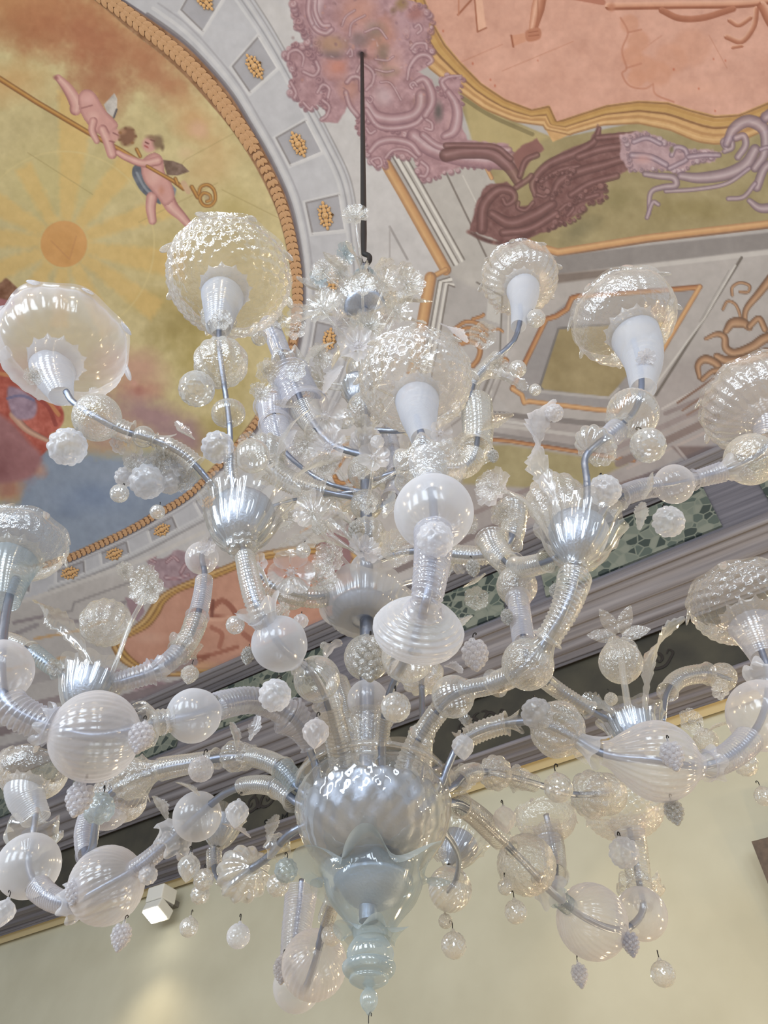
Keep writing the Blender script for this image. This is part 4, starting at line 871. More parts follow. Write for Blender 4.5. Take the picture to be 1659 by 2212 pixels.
BALL = {
 'smooth': lathe('ball', ballprof(22), 40, 22),
 'swirl': lathe('ball', ballprof(22), 160, 26, rib=36, amp=.009, twist=.6),
 'melon': lathe('ball', ballprof(22), 84, 26, rib=12, amp=.07, twist=.25),
 'pleat': lathe('ball', [(.28, -1.15), (.22, -1.0), (.6, -.82), (.93, -.45), (1, 0), (.9, .45), (.55, .85), (.22, 1.0), (.3, 1.2)], 112, 34, rib=26, amp=.018),
 'quilt': lathe('ball', ballprof(22), 112, 40, quilt=(14, 5, .05)),
 'gourd': lathe('ball', [(.3, -1.3), (.36, -1.1), (.6, -.8), (.9, -.35), (1, .05), (.92, .45), (.68, .8), (.36, 1.02), (.28, 1.15)], 140, 34, rib=30, amp=.018, twist=.7),
 'funnel': lathe('ball', [(.16, -.7), (.5, -.62), (.85, -.42), (1, -.1), (.98, .1), (.8, .36), (.55, .58), (.3, .74), (.24, .85)], 56, 16),
}
def pouch():
    P = resamp(cr([(.34, -1.22), (.27, -1.06), (.4, -.92), (.74, -.66), (.96, -.22), (1, .12), (.9, .5), (.66, .8), (.36, .98), (.24, 1.06), (.3, 1.2), (.42, 1.34)], 8), 54)
    ph = np.linspace(0, PI2, 120, endpoint=False); t = np.linspace(0, 1, 54)[:, None]; am = .10 * np.clip(abs(t - .5) * 2 - .45, 0, 1) ** 1.2
    R = P[:, :1] * (1 + am * np.cos(20 * ph)[None, :]); return grid_mesh('ball', np.stack([R * np.cos(ph), R * np.sin(ph), P[:, 1:] * np.ones_like(R)], -1), True)
BALL['pouch'] = pouch()
def ringed(prof, nring, amp, seg=56, rows=120):
    P = resamp(cr(prof, 8), rows); t = np.linspace(0, 1, rows)
    P[:, 0] *= 1 + amp * np.cos(t * nring * PI2); ph = np.linspace(0, PI2, seg, endpoint=False)
    G = np.stack([P[:, :1] * np.cos(ph), P[:, :1] * np.sin(ph), P[:, 1:] * np.ones_like(ph)], -1)
    return grid_mesh('ringed', G, True)
BALL['ringed'] = ringed([(.16, -.75), (.5, -.66), (.86, -.44), (1, -.1), (.97, .1), (.8, .36), (.55, .58), (.32, .74), (.26, .85)], 15, .016)
# shade: a deep blown dish on the candle horn
SH_PROF = [(.10, 0), (.2, .015), (.42, .05), (.68, .15), (.88, .33), (.985, .56), (1.0, .74), (.97, .86), (1.02, .93)]
SHADE = {
 'quilt': lathe('shade', SH_PROF, 144, 60, quilt=(20, 8, .034), wave=(9, .02)),
 'swirl': lathe('shade', SH_PROF, 150, 48, rib=30, amp=.028, twist=1.1, wave=(10, .02)),
 'plain': lathe('shade', SH_PROF, 96, 40, rib=24, amp=.012, twist=2.0, wave=(7, .025)),
}
def tongue():
    """a hanging lobe of thick glass, outwards along +Y, down along -Z"""
    V = []; n, m = 8, 8
    for i in range(n):
        t = i / (n - 1); w = .085 * (1.0 - .2 * t) * math.sqrt(max(0.0, 1 - (max(0, t - .5) / .51) ** 2)) + .002
        for j in range(m):
            a = PI2 * j / m; V.append((math.cos(a) * w, .04 + .16 * t + math.sin(a) * w * .35, -.30 * t))
    Fc = [(i * m + j, i * m + (j + 1) % m, (i + 1) * m + (j + 1) % m, (i + 1) * m + j) for i in range(n - 1) for j in range(m)]
    return mesh_from('drip', V, Fc)
TONGUE = tongue()
def cuff_mesh(): return lathe('cuff', [(.45, -.9), (.5, -.5), (.62, 0), (.85, .5), (1.1, .85)], 60, 14, rib=10, amp=.05, wave=(5, .16))
CUFF = cuff_mesh()
FRILL = lathe('frill', [(.42, -.6), (.5, -.35), (.62, -.1), (.9, .12), (1.12, .38), (.98, .62)], 72, 18, wave=(7, .26))
def berry_mesh(nb=46, rb=.19, squash=1.0):
    bm = bmesh.new(); bmesh.ops.create_icosphere(bm, subdivisions=4, radius=1)
    C = []
    for i in range(nb):
        z = 1 - 2 * (i + .5) / nb; a = i * 2.39996; r = math.sqrt(1 - z * z); C.append((r * math.cos(a), r * math.sin(a), z))
    C = np.array(C)
    for v in bm.verts:
        d = np.sqrt(((C - np.array(v.co)) ** 2).sum(1)).min(); h = math.sqrt(max(0, 1 - (d / .27) ** 2)) * rb
        v.co *= (1 + h) * .88; v.co.z *= squash
    me = bpy.data.meshes.new('berry'); bm.to_mesh(me); bm.free(); me.polygons.foreach_set('use_smooth', [True] * len(me.polygons)); return me
BERRY = berry_mesh()
DROP = merge('drop', [(lathe('d', [(.02, 1.25), (.16, 1.2), (.2, 1.0), (.45, .85), (.8, .5), (.95, .1), (.85, -.35), (.55, -.8), (.25, -1.15), (.06, -1.35), (.0, -1.4)], 60, 34, quilt=(9, 3.5, .07)), Matrix())])
def grapes_mesh():
    bm = bmesh.new(); n = 52
    for i in range(n):
        t = (i + .5) / n; z = .75 - 2.05 * t; rr = .72 * math.sin(math.pi * min(1, (t * .82 + .2))) ** .9; a = i * 2.39996
        bmesh.ops.create_icosphere(bm, subdivisions=2, radius=.26 - .05 * t, matrix=Matrix.Translation((rr * math.cos(a), rr * math.sin(a), z)))
    bmesh.ops.create_icosphere(bm, subdivisions=2, radius=.5, matrix=Matrix.Translation((0, 0, .2)) @ Matrix.Diagonal((1, 1, 1.5, 1)))
    bmesh.ops.create_cone(bm, segments=10, radius1=.2, radius2=.1, depth=.5, matrix=Matrix.Translation((0, 0, 1.1)))
    me = bpy.data.meshes.new('grapes'); bm.to_mesh(me); bm.free(); me.polygons.foreach_set('use_smooth', [True] * len(me.polygons)); return me
GRAPES = grapes_mesh()
def bead_mesh():
    """crackled ball: many small facets, with a glass loop on top"""
    bm = bmesh.new(); bmesh.ops.create_icosphere(bm, subdivisions=4, radius=1); rb = random.Random(4)
    for v in bm.verts: v.co *= 1 + rb.uniform(-.028, .028)
    bmesh.ops.create_cone(bm, segments=10, radius1=.26, radius2=.13, depth=.3, matrix=Matrix.Translation((0, 0, 1.08)), cap_ends=True)
    me = bpy.data.meshes.new('bead'); bm.to_mesh(me); bm.free(); return me
BEAD = bead_mesh()
def flower_mesh(np_=7, ruffle=.1, lay=2):
    V = []; Fc = []
    for L in range(lay):
        sc = 1 - .38 * L
        for k in range(np_):
            a0 = PI2 * (k + .5 * L) / np_; b = len(V); n, m = 6, 7
            for i in range(n):
                t = i / (n - 1); w = math.pi / np_ * 1.16 * (.35 + .65 * math.sin(math.pi * (.12 + .62 * t)))
                for j in range(m):
                    s = j / (m - 1) * 2 - 1; r = sc * (.1 + .9 * t * (1 - .16 * s * s * t)); a = a0 + s * w * (.75 if t < .3 else 1)
                    z = .34 * t ** 1.6 * (1 + .5 * L) + ruffle * t * t * math.cos(s * 7 + k) - .1 * (1 - s * s) * t + .05 * L
                    V.append((r * math.cos(a), r * math.sin(a), z))
            Fc += [(b + i * m + j, b + i * m + j + 1, b + (i + 1) * m + j + 1, b + (i + 1) * m + j) for i in range(n - 1) for j in range(m - 1)]
    bm = bmesh.new(); me = mesh_from('f', V, Fc); bm.from_mesh(me)
    bmesh.ops.create_icosphere(bm, subdivisions=2, radius=.17, matrix=Matrix.Translation((0, 0, .1)))
    for k in range(9): bmesh.ops.create_icosphere(bm, subdivisions=1, radius=.05, matrix=Matrix.Translation((.2 * math.cos(k * .7), .2 * math.sin(k * .7), .2)))
    out = bpy.data.meshes.new('flower'); bm.to_mesh(out); bm.free(); out.polygons.foreach_set('use_smooth', [True] * len(out.polygons)); return out
FLOWER = flower_mesh(); FLOWER5 = flower_mesh(6, .05, 1); STAR = flower_mesh(5, .0, 1)
def star_mesh():
    V = []; Fc = []
    for k in range(6):
        a0 = PI2 * k / 6; b = len(V); n = 6
        for i in range(n):
            t = i / (n - 1); w = .27 * math.sin(math.pi * min(.98, t * .85 + .12))
            for s in (-1, 0, 1):
                x = .1 + t; y = s * w; z = .35 * t - .1 * abs(s) * (1 - t); V.append((x * math.cos(a0) - y * math.sin(a0), x * math.sin(a0) + y * math.cos(a0), z))
        Fc += [(b + i * 3 + j, b + i * 3 + j + 1, b + i * 3 + 4 + j, b + i * 3 + 3 + j) for i in range(n - 1) for j in (0, 1)]
    return mesh_from('star_flower', V, Fc)
STARF = star_mesh()
def leaf_blade(pts, w, twist, ser=10, name='leaf'):
    """serrated twisted glass leaf along 3-D points, widths in metres; ribbed"""
    P = cr(pts, 10); n = len(P); m = 9; G = np.zeros((n, m, 3)); up = np.array([0.2, -.6, .7])
    for i in range(n):
        t = i / (n - 1); tg = P[min(i + 1, n - 1)] - P[max(i - 1, 0)]; tg = tg / np.linalg.norm(tg)
        s = np.cross(tg, up); s /= np.linalg.norm(s); u = np.cross(s, tg); a = twist * t
        s2 = s * math.cos(a) + u * math.sin(a); u2 = -s * math.sin(a) + u * math.cos(a)
        ww = np.interp(t, np.linspace(0, 1, len(w)), w) * (1 + .42 * ((t * ser) % 1 - .5))
        for j in range(m):
            q = j / (m - 1) * 2 - 1; G[i, j] = P[i] + s2 * q * ww + u2 * (abs(q) * ww * .3 + .12 * ww * math.cos(j * 3.14))
    return grid_mesh(name, G)
def sweep(name, P, rad, seg=18, ridge=None, lobes=0, lobe_amp=0.0, caps=False):
    """tube along points P (n x 3) with radius rad[n]; ridge=(pitch metres, amp, starts) spiral fluting"""
    P = np.asarray(P, float); n = len(P)
    d = np.r_[0, np.cumsum(np.linalg.norm(np.diff(P, axis=0), axis=1))]
    T_ = np.gradient(P, axis=0); T_ /= np.linalg.norm(T_, axis=1)[:, None]
    up = np.array([0, 0, 1.0]) if abs(T_[0][2]) < .9 else np.array([1.0, 0, 0])
    N = np.zeros((n, 3)); v = np.cross(T_[0], up); N[0] = v / np.linalg.norm(v)
    for i in range(1, n):
        v = N[i - 1] - T_[i] * (N[i - 1] @ T_[i]); N[i] = v / np.linalg.norm(v)
    B = np.cross(T_, N); ph = np.linspace(0, PI2, seg, endpoint=False)
    R = np.asarray(rad, float)[:, None] * np.ones((1, seg))
    if ridge:
        p, am, k = ridge; R = R * (1 + am * np.cos(k * ph[None, :] + PI2 * d[:, None] / p))
    if lobes: R = R * (1 + lobe_amp * np.cos(lobes * ph[None, :]))
    G = P[:, None, :] + R[..., None] * (N[:, None, :] * np.cos(ph)[None, :, None] + B[:, None, :] * np.sin(ph)[None, :, None])
    if caps:
        G = np.concatenate([np.repeat(P[:1, None, :], seg, 1), G, np.repeat(P[-1:, None, :], seg, 1)], 0)
    return grid_mesh(name, G, True)
def frame_from(z, x=None):
    z = Vector(z).normalized(); x = Vector(x) if x is not None else (Vector((0, 0, 1)) if abs(z.z) < .9 else Vector((1, 0, 0)))
    x = (x - z * x.dot(z)).normalized(); y = z.cross(x)
    return Matrix(((x.x, y.x, z.x, 0), (x.y, y.y, z.y, 0), (x.z, y.z, z.z, 0), (0, 0, 0, 1)))
def place(name, me, P, axis, s, parent, mat=None, spin=0.0, sz=1.0):
    o = new_obj(name, withmat(me, mat) if mat else me, parent)
    o.matrix_basis = Matrix.Translation(P) @ frame_from(axis) @ Matrix.Rotation(spin, 4, 'Z') @ Matrix.Diagonal((s, s, s * sz, 1))
    if parent is CH: o.matrix_parent_inverse = CHINV
    return o
def hook_mesh():
    P = cr([(0, 0, .2), (0, 0, 1.0), (.25, 0, 1.35), (.5, 0, 1.2), (.42, 0, .95)], 6)
    return sweep('hook', P, [.09] * len(P), 6)
HOOK = hook_mesh(); HOOK.materials.append(WIRE)

# ================================================================== the chandelier
base_pt = atY(797, 2195, 1.5)
CH = empty('chandelier', base_pt); CHINV = Matrix.Translation(-base_pt)
tag(CH, 'huge many-armed blown-glass chandelier of clear and milky glass with silvered cups, flowers and fruit drops', 'chandelier')
def part(name, me, mat=None):
    o = new_obj(name, me, CH, mat); o.matrix_parent_inverse = CHINV; return o
def path3(pts, n=10): return cr([tuple(atY(*p)) for p in pts], n)
def at_t(P, t):                              # t in control-point units, n=10 samples each
    f = t * 10; i = int(min(max(f, 0), len(P) - 2)); a = min(max(f - i, 0), 1)
    p = P[i] * (1 - a) + P[i + 1] * a; i0, i1 = max(0, i - 1), min(len(P) - 1, i + 2); tg = P[i1] - P[i0]
    return Vector(p), Vector(tg / np.linalg.norm(tg))
def sub(P, t0, t1, n):
    return np.array([at_t(P, t)[0] for t in np.linspace(t0, t1, n)])
RIDGE = (.0085, .07, 2)
def arm(pts, core=6.0, items=(), name='arm', corem=None, pre=()):
    """pts: (px, py, Y) from hub outwards; items: sleeves, balls, cuffs threaded on it"""
    o_ = len(pre); P = path3(list(pre) + list(pts)); Q = resamp3(P, max(24, int(len(P) * 1.5)))
    r = np.array([pxsize(Vector(p), core) for p in Q]) ; r = np.full(len(Q), np.median(r))
    a = part(name, sweep(name, Q, r, 14, ridge=(.012, .05, 2), caps=True), corem or SILVER)
    for it in items:
        k = it[0]
        if k == 'sleeve':
            _, t0, t1, r0, r1, mat = it[:6]; t0 += o_; t1 += o_; fl = it[6] if len(it) > 6 else .0
            L = np.linalg.norm(np.diff(sub(P, t0, t1, 20), axis=0), axis=1).sum(); n = max(12, min(160, int(L / .0021)))
            S = sub(P, t0, t1, n); u = np.linspace(0, 1, n); rr = np.array([pxsize(Vector(S[i]), r0 + (r1 - r0) * u[i]) for i in range(n)])
            rr *= 1 + fl * np.clip((u - .85) / .15, 0, 1) ** 2 + .35 * np.clip((.06 - u) / .06, 0, 1)
            o = new_obj('glass_sleeve', sweep('glass_sleeve', S, rr, 22, ridge=RIDGE), a, mat)
        elif k == 'ball':
            _, t, r_, kind, mat = it[:5]; sz = it[5] if len(it) > 5 else 1.0; p, tg = at_t(P, t + o_)
            place('glass_ball', BALL[kind], p, tg, pxsize(p, r_), a, mat, random.random() * 6, sz)
        elif k == 'ballax':
            _, t, r_, kind, mat, ax_ = it; p, tg = at_t(P, t + o_)
            place('glass_ball', BALL[kind], p, ax_, pxsize(p, r_), a, mat, 0, .85)
        elif k in ('cuff', 'frill'):
            _, t, r_, mat = it[:4]; sgn = it[4] if len(it) > 4 else 1; p, tg = at_t(P, t + o_)
            place('glass_cuff' if k == 'cuff' else 'frilled_collar', CUFF if k == 'cuff' else FRILL, p, tg * sgn, pxsize(p, r_), a, mat, random.random() * 6)
    return a, P
def resamp3(P, n):
    d = np.r_[0, np.cumsum(np.linalg.norm(np.diff(P, axis=0), axis=1))]; t = np.linspace(0, d[-1], n)
    return np.stack([np.interp(t, d, P[:, k]) for k in range(3)], 1)
def bez(p0, p1, p2, p3, n):
    t = np.linspace(0, 1, n)[:, None]
    return (1 - t) ** 3 * p0 + 3 * t * (1 - t) ** 2 * p1 + 3 * t * t * (1 - t) * p2 + t ** 3 * p3
def shade(a, pnar, prim, R, kind='quilt', mat=None, hmat=None, horn=50, drips=True, dmat=None, rn=None, tilt=(0, 0), ndrip=8, lift=.3):
    """dish with its rim centred on prim (px, py, Y), axis near vertical leaning by tilt; a curved toothed horn rises into it from pnar"""
    r = atY(*prim); ax = Vector((tilt[0], tilt[1], 1)).normalized()
    s = pxsize(r, R); foot = r - ax * s * .80
    place('glass_shade', SHADE[kind], foot, ax, s, a, mat or SHELL, random.random() * 6)
    nar = atY(*pnar); mouth = foot + ax * s * lift; d = (mouth - nar).length
    rm, r0 = pxsize(mouth, horn), pxsize(nar, rn or horn * .5)
    n = max(40, min(130, int(d / .0024))); Q = bez(np.array(nar), np.array(nar + (mouth - nar) * .25), np.array(mouth - ax * d * .45), np.array(mouth), n)
    u = np.linspace(0, 1, n); rr = r0 + (rm - r0) * u ** 1.35
    me = sweep('candle_horn', Q, rr, 48, ridge=(.006, .022, 1))
    V = np.zeros(len(me.vertices) * 3, np.float32); me.vertices.foreach_get('co', V); V = V.reshape(n, 48, 3)
    ph = np.linspace(0, PI2, 48, endpoint=False); e = (np.maximum(0, np.cos(12 * ph)) ** .6)[:, None]
    axn = np.array(ax)
    for k, f in ((-1, 1.0), (-2, .45)):
        c = V[k].mean(0); V[k] = V[k] + e * f * (axn * rm * .10 + (V[k] - c) * .13)
    me.vertices.foreach_set('co', V.ravel()); me.update()
    new_obj('candle_horn', me, a, hmat or HORNM)
    if drips:
        f = frame_from(ax); sp = random.random() * 6
        for k in range(ndrip):
            o = new_obj('rim_drip', withmat(TONGUE, dmat or mat or SHELL), a)
            o.matrix_basis = Matrix.Translation(foot) @ f @ Matrix.Diagonal((s, s, s, 1)) @ Matrix.Rotation(sp + PI2 * k / ndrip, 4, 'Z') @ Matrix.Translation((0, .95, .95)) @ Matrix.Diagonal((random.uniform(.8, 1.25), 1, random.uniform(.7, 1.15), 1))
    return foot, ax
def fluted_cup(p, r, axis=(0, 0, 1), silver=SILVER2, gl=CLEAR, flare=1.35, parent=None, big=1.0, mat2=None):
    P = atY(*p); s = pxsize(P, r)
    o = place('silvered_cup', lib('cup_in', lambda: lathe('silvered_cup', [(.12, -1.15), (.3, -1.0), (.62, -.72), (.86, -.3), (.97, .15), (1.0, .5), (.86, .58), (.5, .6), (.02, .6)], 84, 34, rib=28, amp=.012)), P, axis, s, CH, silver)
    place('fluted_glass', lib('cup_out', lambda: lathe('fluted_glass', [(.3, -1.35), (.42, -1.15), (.72, -.85), (1.0, -.35), (1.16, .15), (1.3, .55), (1.5, .8)], 108, 30, rib=18, amp=.035, wave=(9, .07))), P, axis, s * big, o, gl).matrix_basis = Matrix.Diagonal((big, big, big, 1))
    return o
def pend(px, py, Y, r, kind='berry', mat=None, hook=True, lean=(0, 0, 1), spin=None):
    me, nm, top, sz = {'berry': (BERRY, 'berry_pendant', .95, 1), 'drop': (DROP, 'drop_pendant', 1.2, 1), 'grapes': (GRAPES, 'grape_pendant', 1.2, 1), 'bead': (BEAD, 'ball_pendant', 1.3, 1), 'cone': (GRAPES, 'cone_pendant', 1.2, 1.15)}[kind]
    P = atY(px, py, Y); s = pxsize(P, r)
    o = place(nm, me, P, lean, s, CH, mat or (FROST if kind == 'berry' else CRACK), random.random() * 6 if spin is None else spin, sz)
    if hook:
        h = new_obj('hook', HOOK, o); h.matrix_basis = Matrix.Translation((0, 0, top - .1)) @ Matrix.Diagonal((.5, .5, .5, 1))
    return o
def flower(px, py, Y, r, mat=None, axis=None, kind=None, stem=None):
    P = atY(px, py, Y); s = pxsize(P, r)
    v = (Vector((0, 0, CAMZ)) - P).normalized()
    ax = Vector(axis) if axis else v * .8 + Vector((random.uniform(-.6, .6), random.uniform(-.3, .3), random.uniform(-.1, .6)))
    o = place('flower', kind or random.choice([FLOWER, FLOWER, FLOWER5]), P, ax, s, CH, mat or CLEARB, random.random() * 6)
    if stem:
        S = resamp3(path3([(px, py, Y + .01)] + list(stem)), 20)
        st = sweep('stem', S, np.full(20, pxsize(P, 5)), 10); ob = new_obj('stem', st, o, CLEAR); ob.matrix_parent_inverse = o.matrix_basis.inverted()
    return o
def gleaf(pts, w, twist=1.2, mat=None, ser=10, name='leaf'):
    P = [tuple(atY(*p)) for p in pts]; k = pxsize(Vector(P[len(P) // 2]), 1)
    return part(name, leaf_blade(P, [x * k for x in w], twist, ser), mat or CLEARB)

AX = 1.5
# ---- cable
cab = [tuple(at_vault(782, 116, .0)[0])] + [tuple(atY(786, 548, AX)), tuple(atY(797, 553, AX)), tuple(atY(798, 562, AX)), tuple(atY(790, 572, AX)), tuple(atY(781, 570, AX)), tuple(atY(778, 562, AX))]
cabP = np.vstack([np.linspace(cab[0], cab[1], 20)[:-1], cr(cab[1:], 6)])
part('cable', sweep('cable', cabP, np.r_[np.full(19, .017), np.full(len(cabP) - 19, .013)], 10), IRON)

# ---- central stem: silvered rod with glass pieces, top to bottom
stem = np.array([tuple(atY(788 + 8 * k / 30, 575 + (1990 - 575) * k / 30, AX)) for k in range(31)])
cs = part('central_stem', sweep('central_stem', stem, np.full(31, .018), 12), SILVER)
def on_axis(name, me, py, r, mat, px=None, axis=(0, 0, 1), sz=1.0, parent=None, spin=0):
    P = atY(px if px is not None else 788 + 9 * (py - 575) / 1415, py, AX); return place(name, me, P, axis, pxsize(P, r), parent or CH, mat, spin, sz)
on_axis('top_cap', lathe('top_cap', [(.1, 1.0), (.5, .9), (.7, .5), (.6, .1), (.9, -.2), (1.0, -.6)], 60, 20, rib=16, amp=.05), 596, 26, AQUA)
on_axis('fluted_bell', lathe('fluted_bell', [(.35, 1.2), (.42, .9), (.6, .5), (.85, 0), (1.05, -.4), (1.2, -.6)], 96, 26, rib=20, amp=.04), 625, 40, CLEARB)
on_axis('silvered_dish', lathe('silvered_dish', [(.0, -.42), (.5, -.4), (.9, -.28), (1.0, -.05), (.9, .1), (.4, .3), (.1, .5)], 60, 22), 662, 46, SILVER2)
on_axis('glass_saucer', lathe('glass_saucer', [(.3, -.3), (.8, -.22), (1.05, .02), (1.25, .2), (1.45, .28)], 96, 22, rib=24, amp=.025, wave=(8, .06)), 662, 50, CLEARB)
for py, r, k, mt in [(735, 34, 'melon', CLEARB), (800, 42, 'smooth', CLEAR), (885, 40, 'pleat', CLEARB), (955, 34, 'melon', PINK), (1020, 40, 'swirl', CLEARB), (1090, 34, 'pleat', CLEARB), (1155, 40, 'melon', CLEARB), (1230, 36, 'smooth', PINK), (1420, 50, 'swirl', CLEARB), (1512, 44, 'smooth', PINK)]:
    on_axis('stem_ball', BALL[k], py, r, mt, parent=None)
on_axis('silvered_cup', lathe('c1', [(.1, -.9), (.5, -.8), (.8, -.3), (.9, .4), (1.0, .8), (.8, .82), (0, .8)], 48, 20), 845, 34, SILVER2, px=772)
on_axis('milky_dish', lathe('milky_dish', [(.3, -.42), (.66, -.40), (.95, -.2), (1.08, .05), (1.22, .28), (1.34, .36)], 120, 26, rib=30, amp=.012, wave=(7, .06)), 1318, 80, HORNM, px=786)
on_axis('silvered_lining', lathe('silvered_lining', [(0, -.33), (.55, -.32), (.84, -.14), (.95, .1), (.6, .2), (0, .22)], 60, 18), 1322, 72, SILVER2, px=786)
on_axis('glass_vase', lathe('glass_vase', [(.62, -1.1), (.58, -.6), (.6, 0), (.7, .5), (.95, .9), (1.2, 1.05)], 96, 30, rib=20, amp=.03), 1598, 48, CLEARB)
# hub bowl
hubP = atY(806, 1752, AX)
hb = place('hub_bowl', lathe('hub_bowl', [(.34, -.78), (.62, -.68), (.9, -.36), (1.01, -.02), (1.0, .2), (.93, .30), (.99, .36), (1.06, .42)], 180, 60, quilt=(26, 6, .010), wave=(6, .03)), hubP, (0, 0, 1), pxsize(hubP, 166), CH, CLEAR)
place('silvered_bowl', lathe('silvered_bowl', [(.0, -.72), (.35, -.7), (.62, -.6), (.86, -.32), (.94, -.02), (.9, .12), (.6, .2), (0, .22)], 180, 60, quilt=(18, 5, .028)), hubP, (0, 0, 1), pxsize(hubP, 162), CH, SILVER2)
place('hub_rim', lathe('hub_rim', [(.98, .34), (1.0, .3), (1.03, .33), (1.02, .38), (.98, .36)], 120, 12, smooth_prof=False), hubP, (0, 0, 1), pxsize(hubP, 168), CH, CLEARB)
rp = atY(806, 1915, AX)
place('ruffled_cup', lathe('ruffled_cup', [(.34, -1.28), (.4, -1.05), (.58, -.72), (.82, -.35), (.94, 0), (.96, .2), (1.02, .36), (1.18, .40), (1.32, .30)], 150, 50, wave=(6, .3), rib=60, amp=.004), rp, (0, 0, 1), pxsize(rp, 112), CH, AQUA, .5, .76)
place('ruffled_cup_lining', lathe('ruffled_cup_lining', [(.0, -.6), (.3, -.55), (.6, -.3), (.8, .1), (.82, .2), (.0, .25)], 60, 20), rp, (0, 0, 1), pxsize(rp, 100), CH, SILVER2, 0, .76)
rp = atY(800, 2052, AX)
place('lower_collar', lathe('lower_collar', [(.7, -.75), (.9, -.5), (.98, -.1), (.8, .25), (.62, .5), (.6, .7), (.95, .74), (1.4, .62)], 120, 36, wave=(5, .24)), rp, (0, 0, 1), pxsize(rp, 52), CH, AQUA, 1.2)
rp = atY(797, 2092, AX)
place('ring_moulding', lathe('ring_moulding', [(.2, -.72), (.5, -.62), (.78, -.45), (.74, -.32), (.98, -.2), (1.08, .0), (1.04, .16), (.8, .24), (.4, .3)], 72, 40), rp, (0, 0, 1), pxsize(rp, 54), CH, AQUA)
rp = atY(797, 2158, AX)
fin = place('finial', lathe('finial', [(.0, -1.6), (.2, -1.5), (.3, -1.3), (.75, -.8), (1.0, -.1), (.85, .5), (.5, .95), (.42, 1.2), (.7, 1.45), (.6, 1.7), (.5, 2.2)], 48, 44), rp, (0, 0, 1), pxsize(rp, 20), CH, AQUA)
hk = new_obj('hook', HOOK, fin); hk.matrix_basis = Matrix.Translation((0, 0, -2.5)) @ Matrix.Diagonal((.6, .6, .9, 1))

# ================================================================== arms
# front-left arm up to the large left cup
a, P = arm([(748, 1680, 1.44), (732, 1610, 1.36), (705, 1510, 1.26), (672, 1450, 1.2), (605, 1392, 1.12), (555, 1305, 1.06), (528, 1200, 1.05), (524, 1160, 1.05)], 8,
           [('sleeve', .2, 1.9, 30, 26, CLEARB, .3), ('ball', 2.7, 50, 'swirl', CLEAR), ('ball', 4.0, 60, 'pouch', FROST), ('cuff', 4.62, 46, FROST), ('sleeve', 4.7, 6.0, 26, 20, CLEARB), ('ball', 6.2, 30, 'melon', CLEAR, .6), ('ball', 6.5, 34, 'melon', CLEAR, .5)], pre=[(762, 1750, 1.47)])
fluted_cup((522, 1125, 1.05), 68)
a, P = arm([(478, 1080, 1.02), (452, 1040, .99), (400, 985, .95), (335, 952, .92), (265, 930, .9), (215, 905, .88), (160, 870, .87), (142, 845, .86)], 7,
           [('sleeve', .3, 1.0, 15, 17, CLEAR), ('sleeve', 1.6, 2.7, 21, 19, CLEARB), ('cuff', 2.85, 26, CLEAR, -1), ('sleeve', 3.0, 3.6, 14, 14, CLEAR), ('sleeve', 3.7, 4.3, 22, 24, CLEARB), ('ball', 3.35, 24, 'smooth', CLEAR), ('ball', 5.1, 52, 'smooth', CLEARB)])
shade(a, (132, 856, .87), (138, 742, .85), 134, 'plain', PINK, HORNM, 57, True, FROST, 26, (-.05, -.05))
a, P = arm([(505, 1060, 1.04), (498, 1010, 1.02), (496, 920, .98), (484, 830, .94), (474, 755, .9), (474, 690, .88), (478, 650, .87)], 6,
           [('sleeve', .6, 1.5, 14, 14, CLEAR), ('ball', 2.3, 36, 'pleat', CLEAR, .8), ('ball', 3.6, 56, 'melon', CLEARB), ('cuff', 4.7, 32, CLEAR), ('frill', 5.0, 34, CLEARB)])
shade(a, (472, 708, .88), (496, 596, .85), 130, 'quilt', SHELL, HORNM, 52, True, SHELL, 27)
# front arm
a, P = arm([(826, 1705, 1.4), (826, 1600, 1.32), (842, 1500, 1.18), (884, 1410, 1.04), (915, 1322, .87), (930, 1240, .84), (937, 1165, .85), (936, 1090, .87), (926, 1010, .9), (912, 945, .93), (900, 900, .95)], 9,
           [('sleeve', 1.0, 1.6, 14, 16, CLEAR), ('ball', 2.9, 56, 'swirl', CLEAR), ('ballax', 3.62, 98, 'ringed', FROST, (.12, -1, .28)), ('sleeve', 4.0, 6.2, 32, 42, SMOKY), ('ball', 6.75, 86, 'pouch', FROST, .95), ('frill', 7.75, 70, CLEARB), ('sleeve', 7.4, 8.2, 30, 40, FROST)], pre=[(822, 1760, 1.46)])
shade(a, (914, 950, .93), (898, 818, .97), 118, 'quilt', SHELL, HORNM, 50, True, SHELL, 27)
# front-right arm up to the right cup
a, P = arm([(872, 1700, 1.44), (890, 1630, 1.42), (930, 1560, 1.36), (985, 1500, 1.28), (1070, 1476, 1.2), (1140, 1435, 1.12), (1205, 1345, 1.05), (1236, 1270, 1.02), (1245, 1215, 1.02)], 9,
           [('sleeve', .25, 1.5, 30, 24, CLEARB, .2), ('sleeve', 1.6, 2.4, 22, 22, CLEARB), ('ball', 2.9, 46, 'swirl', CLEAR), ('sleeve', 3.3, 3.95, 20, 20, CLEAR), ('sleeve', 4.0, 4.6, 24, 24, CLEARB), ('ball', 5.0, 56, 'swirl', CLEARB), ('cuff', 5.55, 36, CLEAR, -1), ('sleeve', 5.6, 7.4, 26, 36, CLEARB), ('ball', 7.7, 26, 'melon', CLEAR, .5)], pre=[(858, 1755, 1.47)])
fluted_cup((1248, 1165, 1.02), 64, axis=(.25, .0, 1), big=1.05)
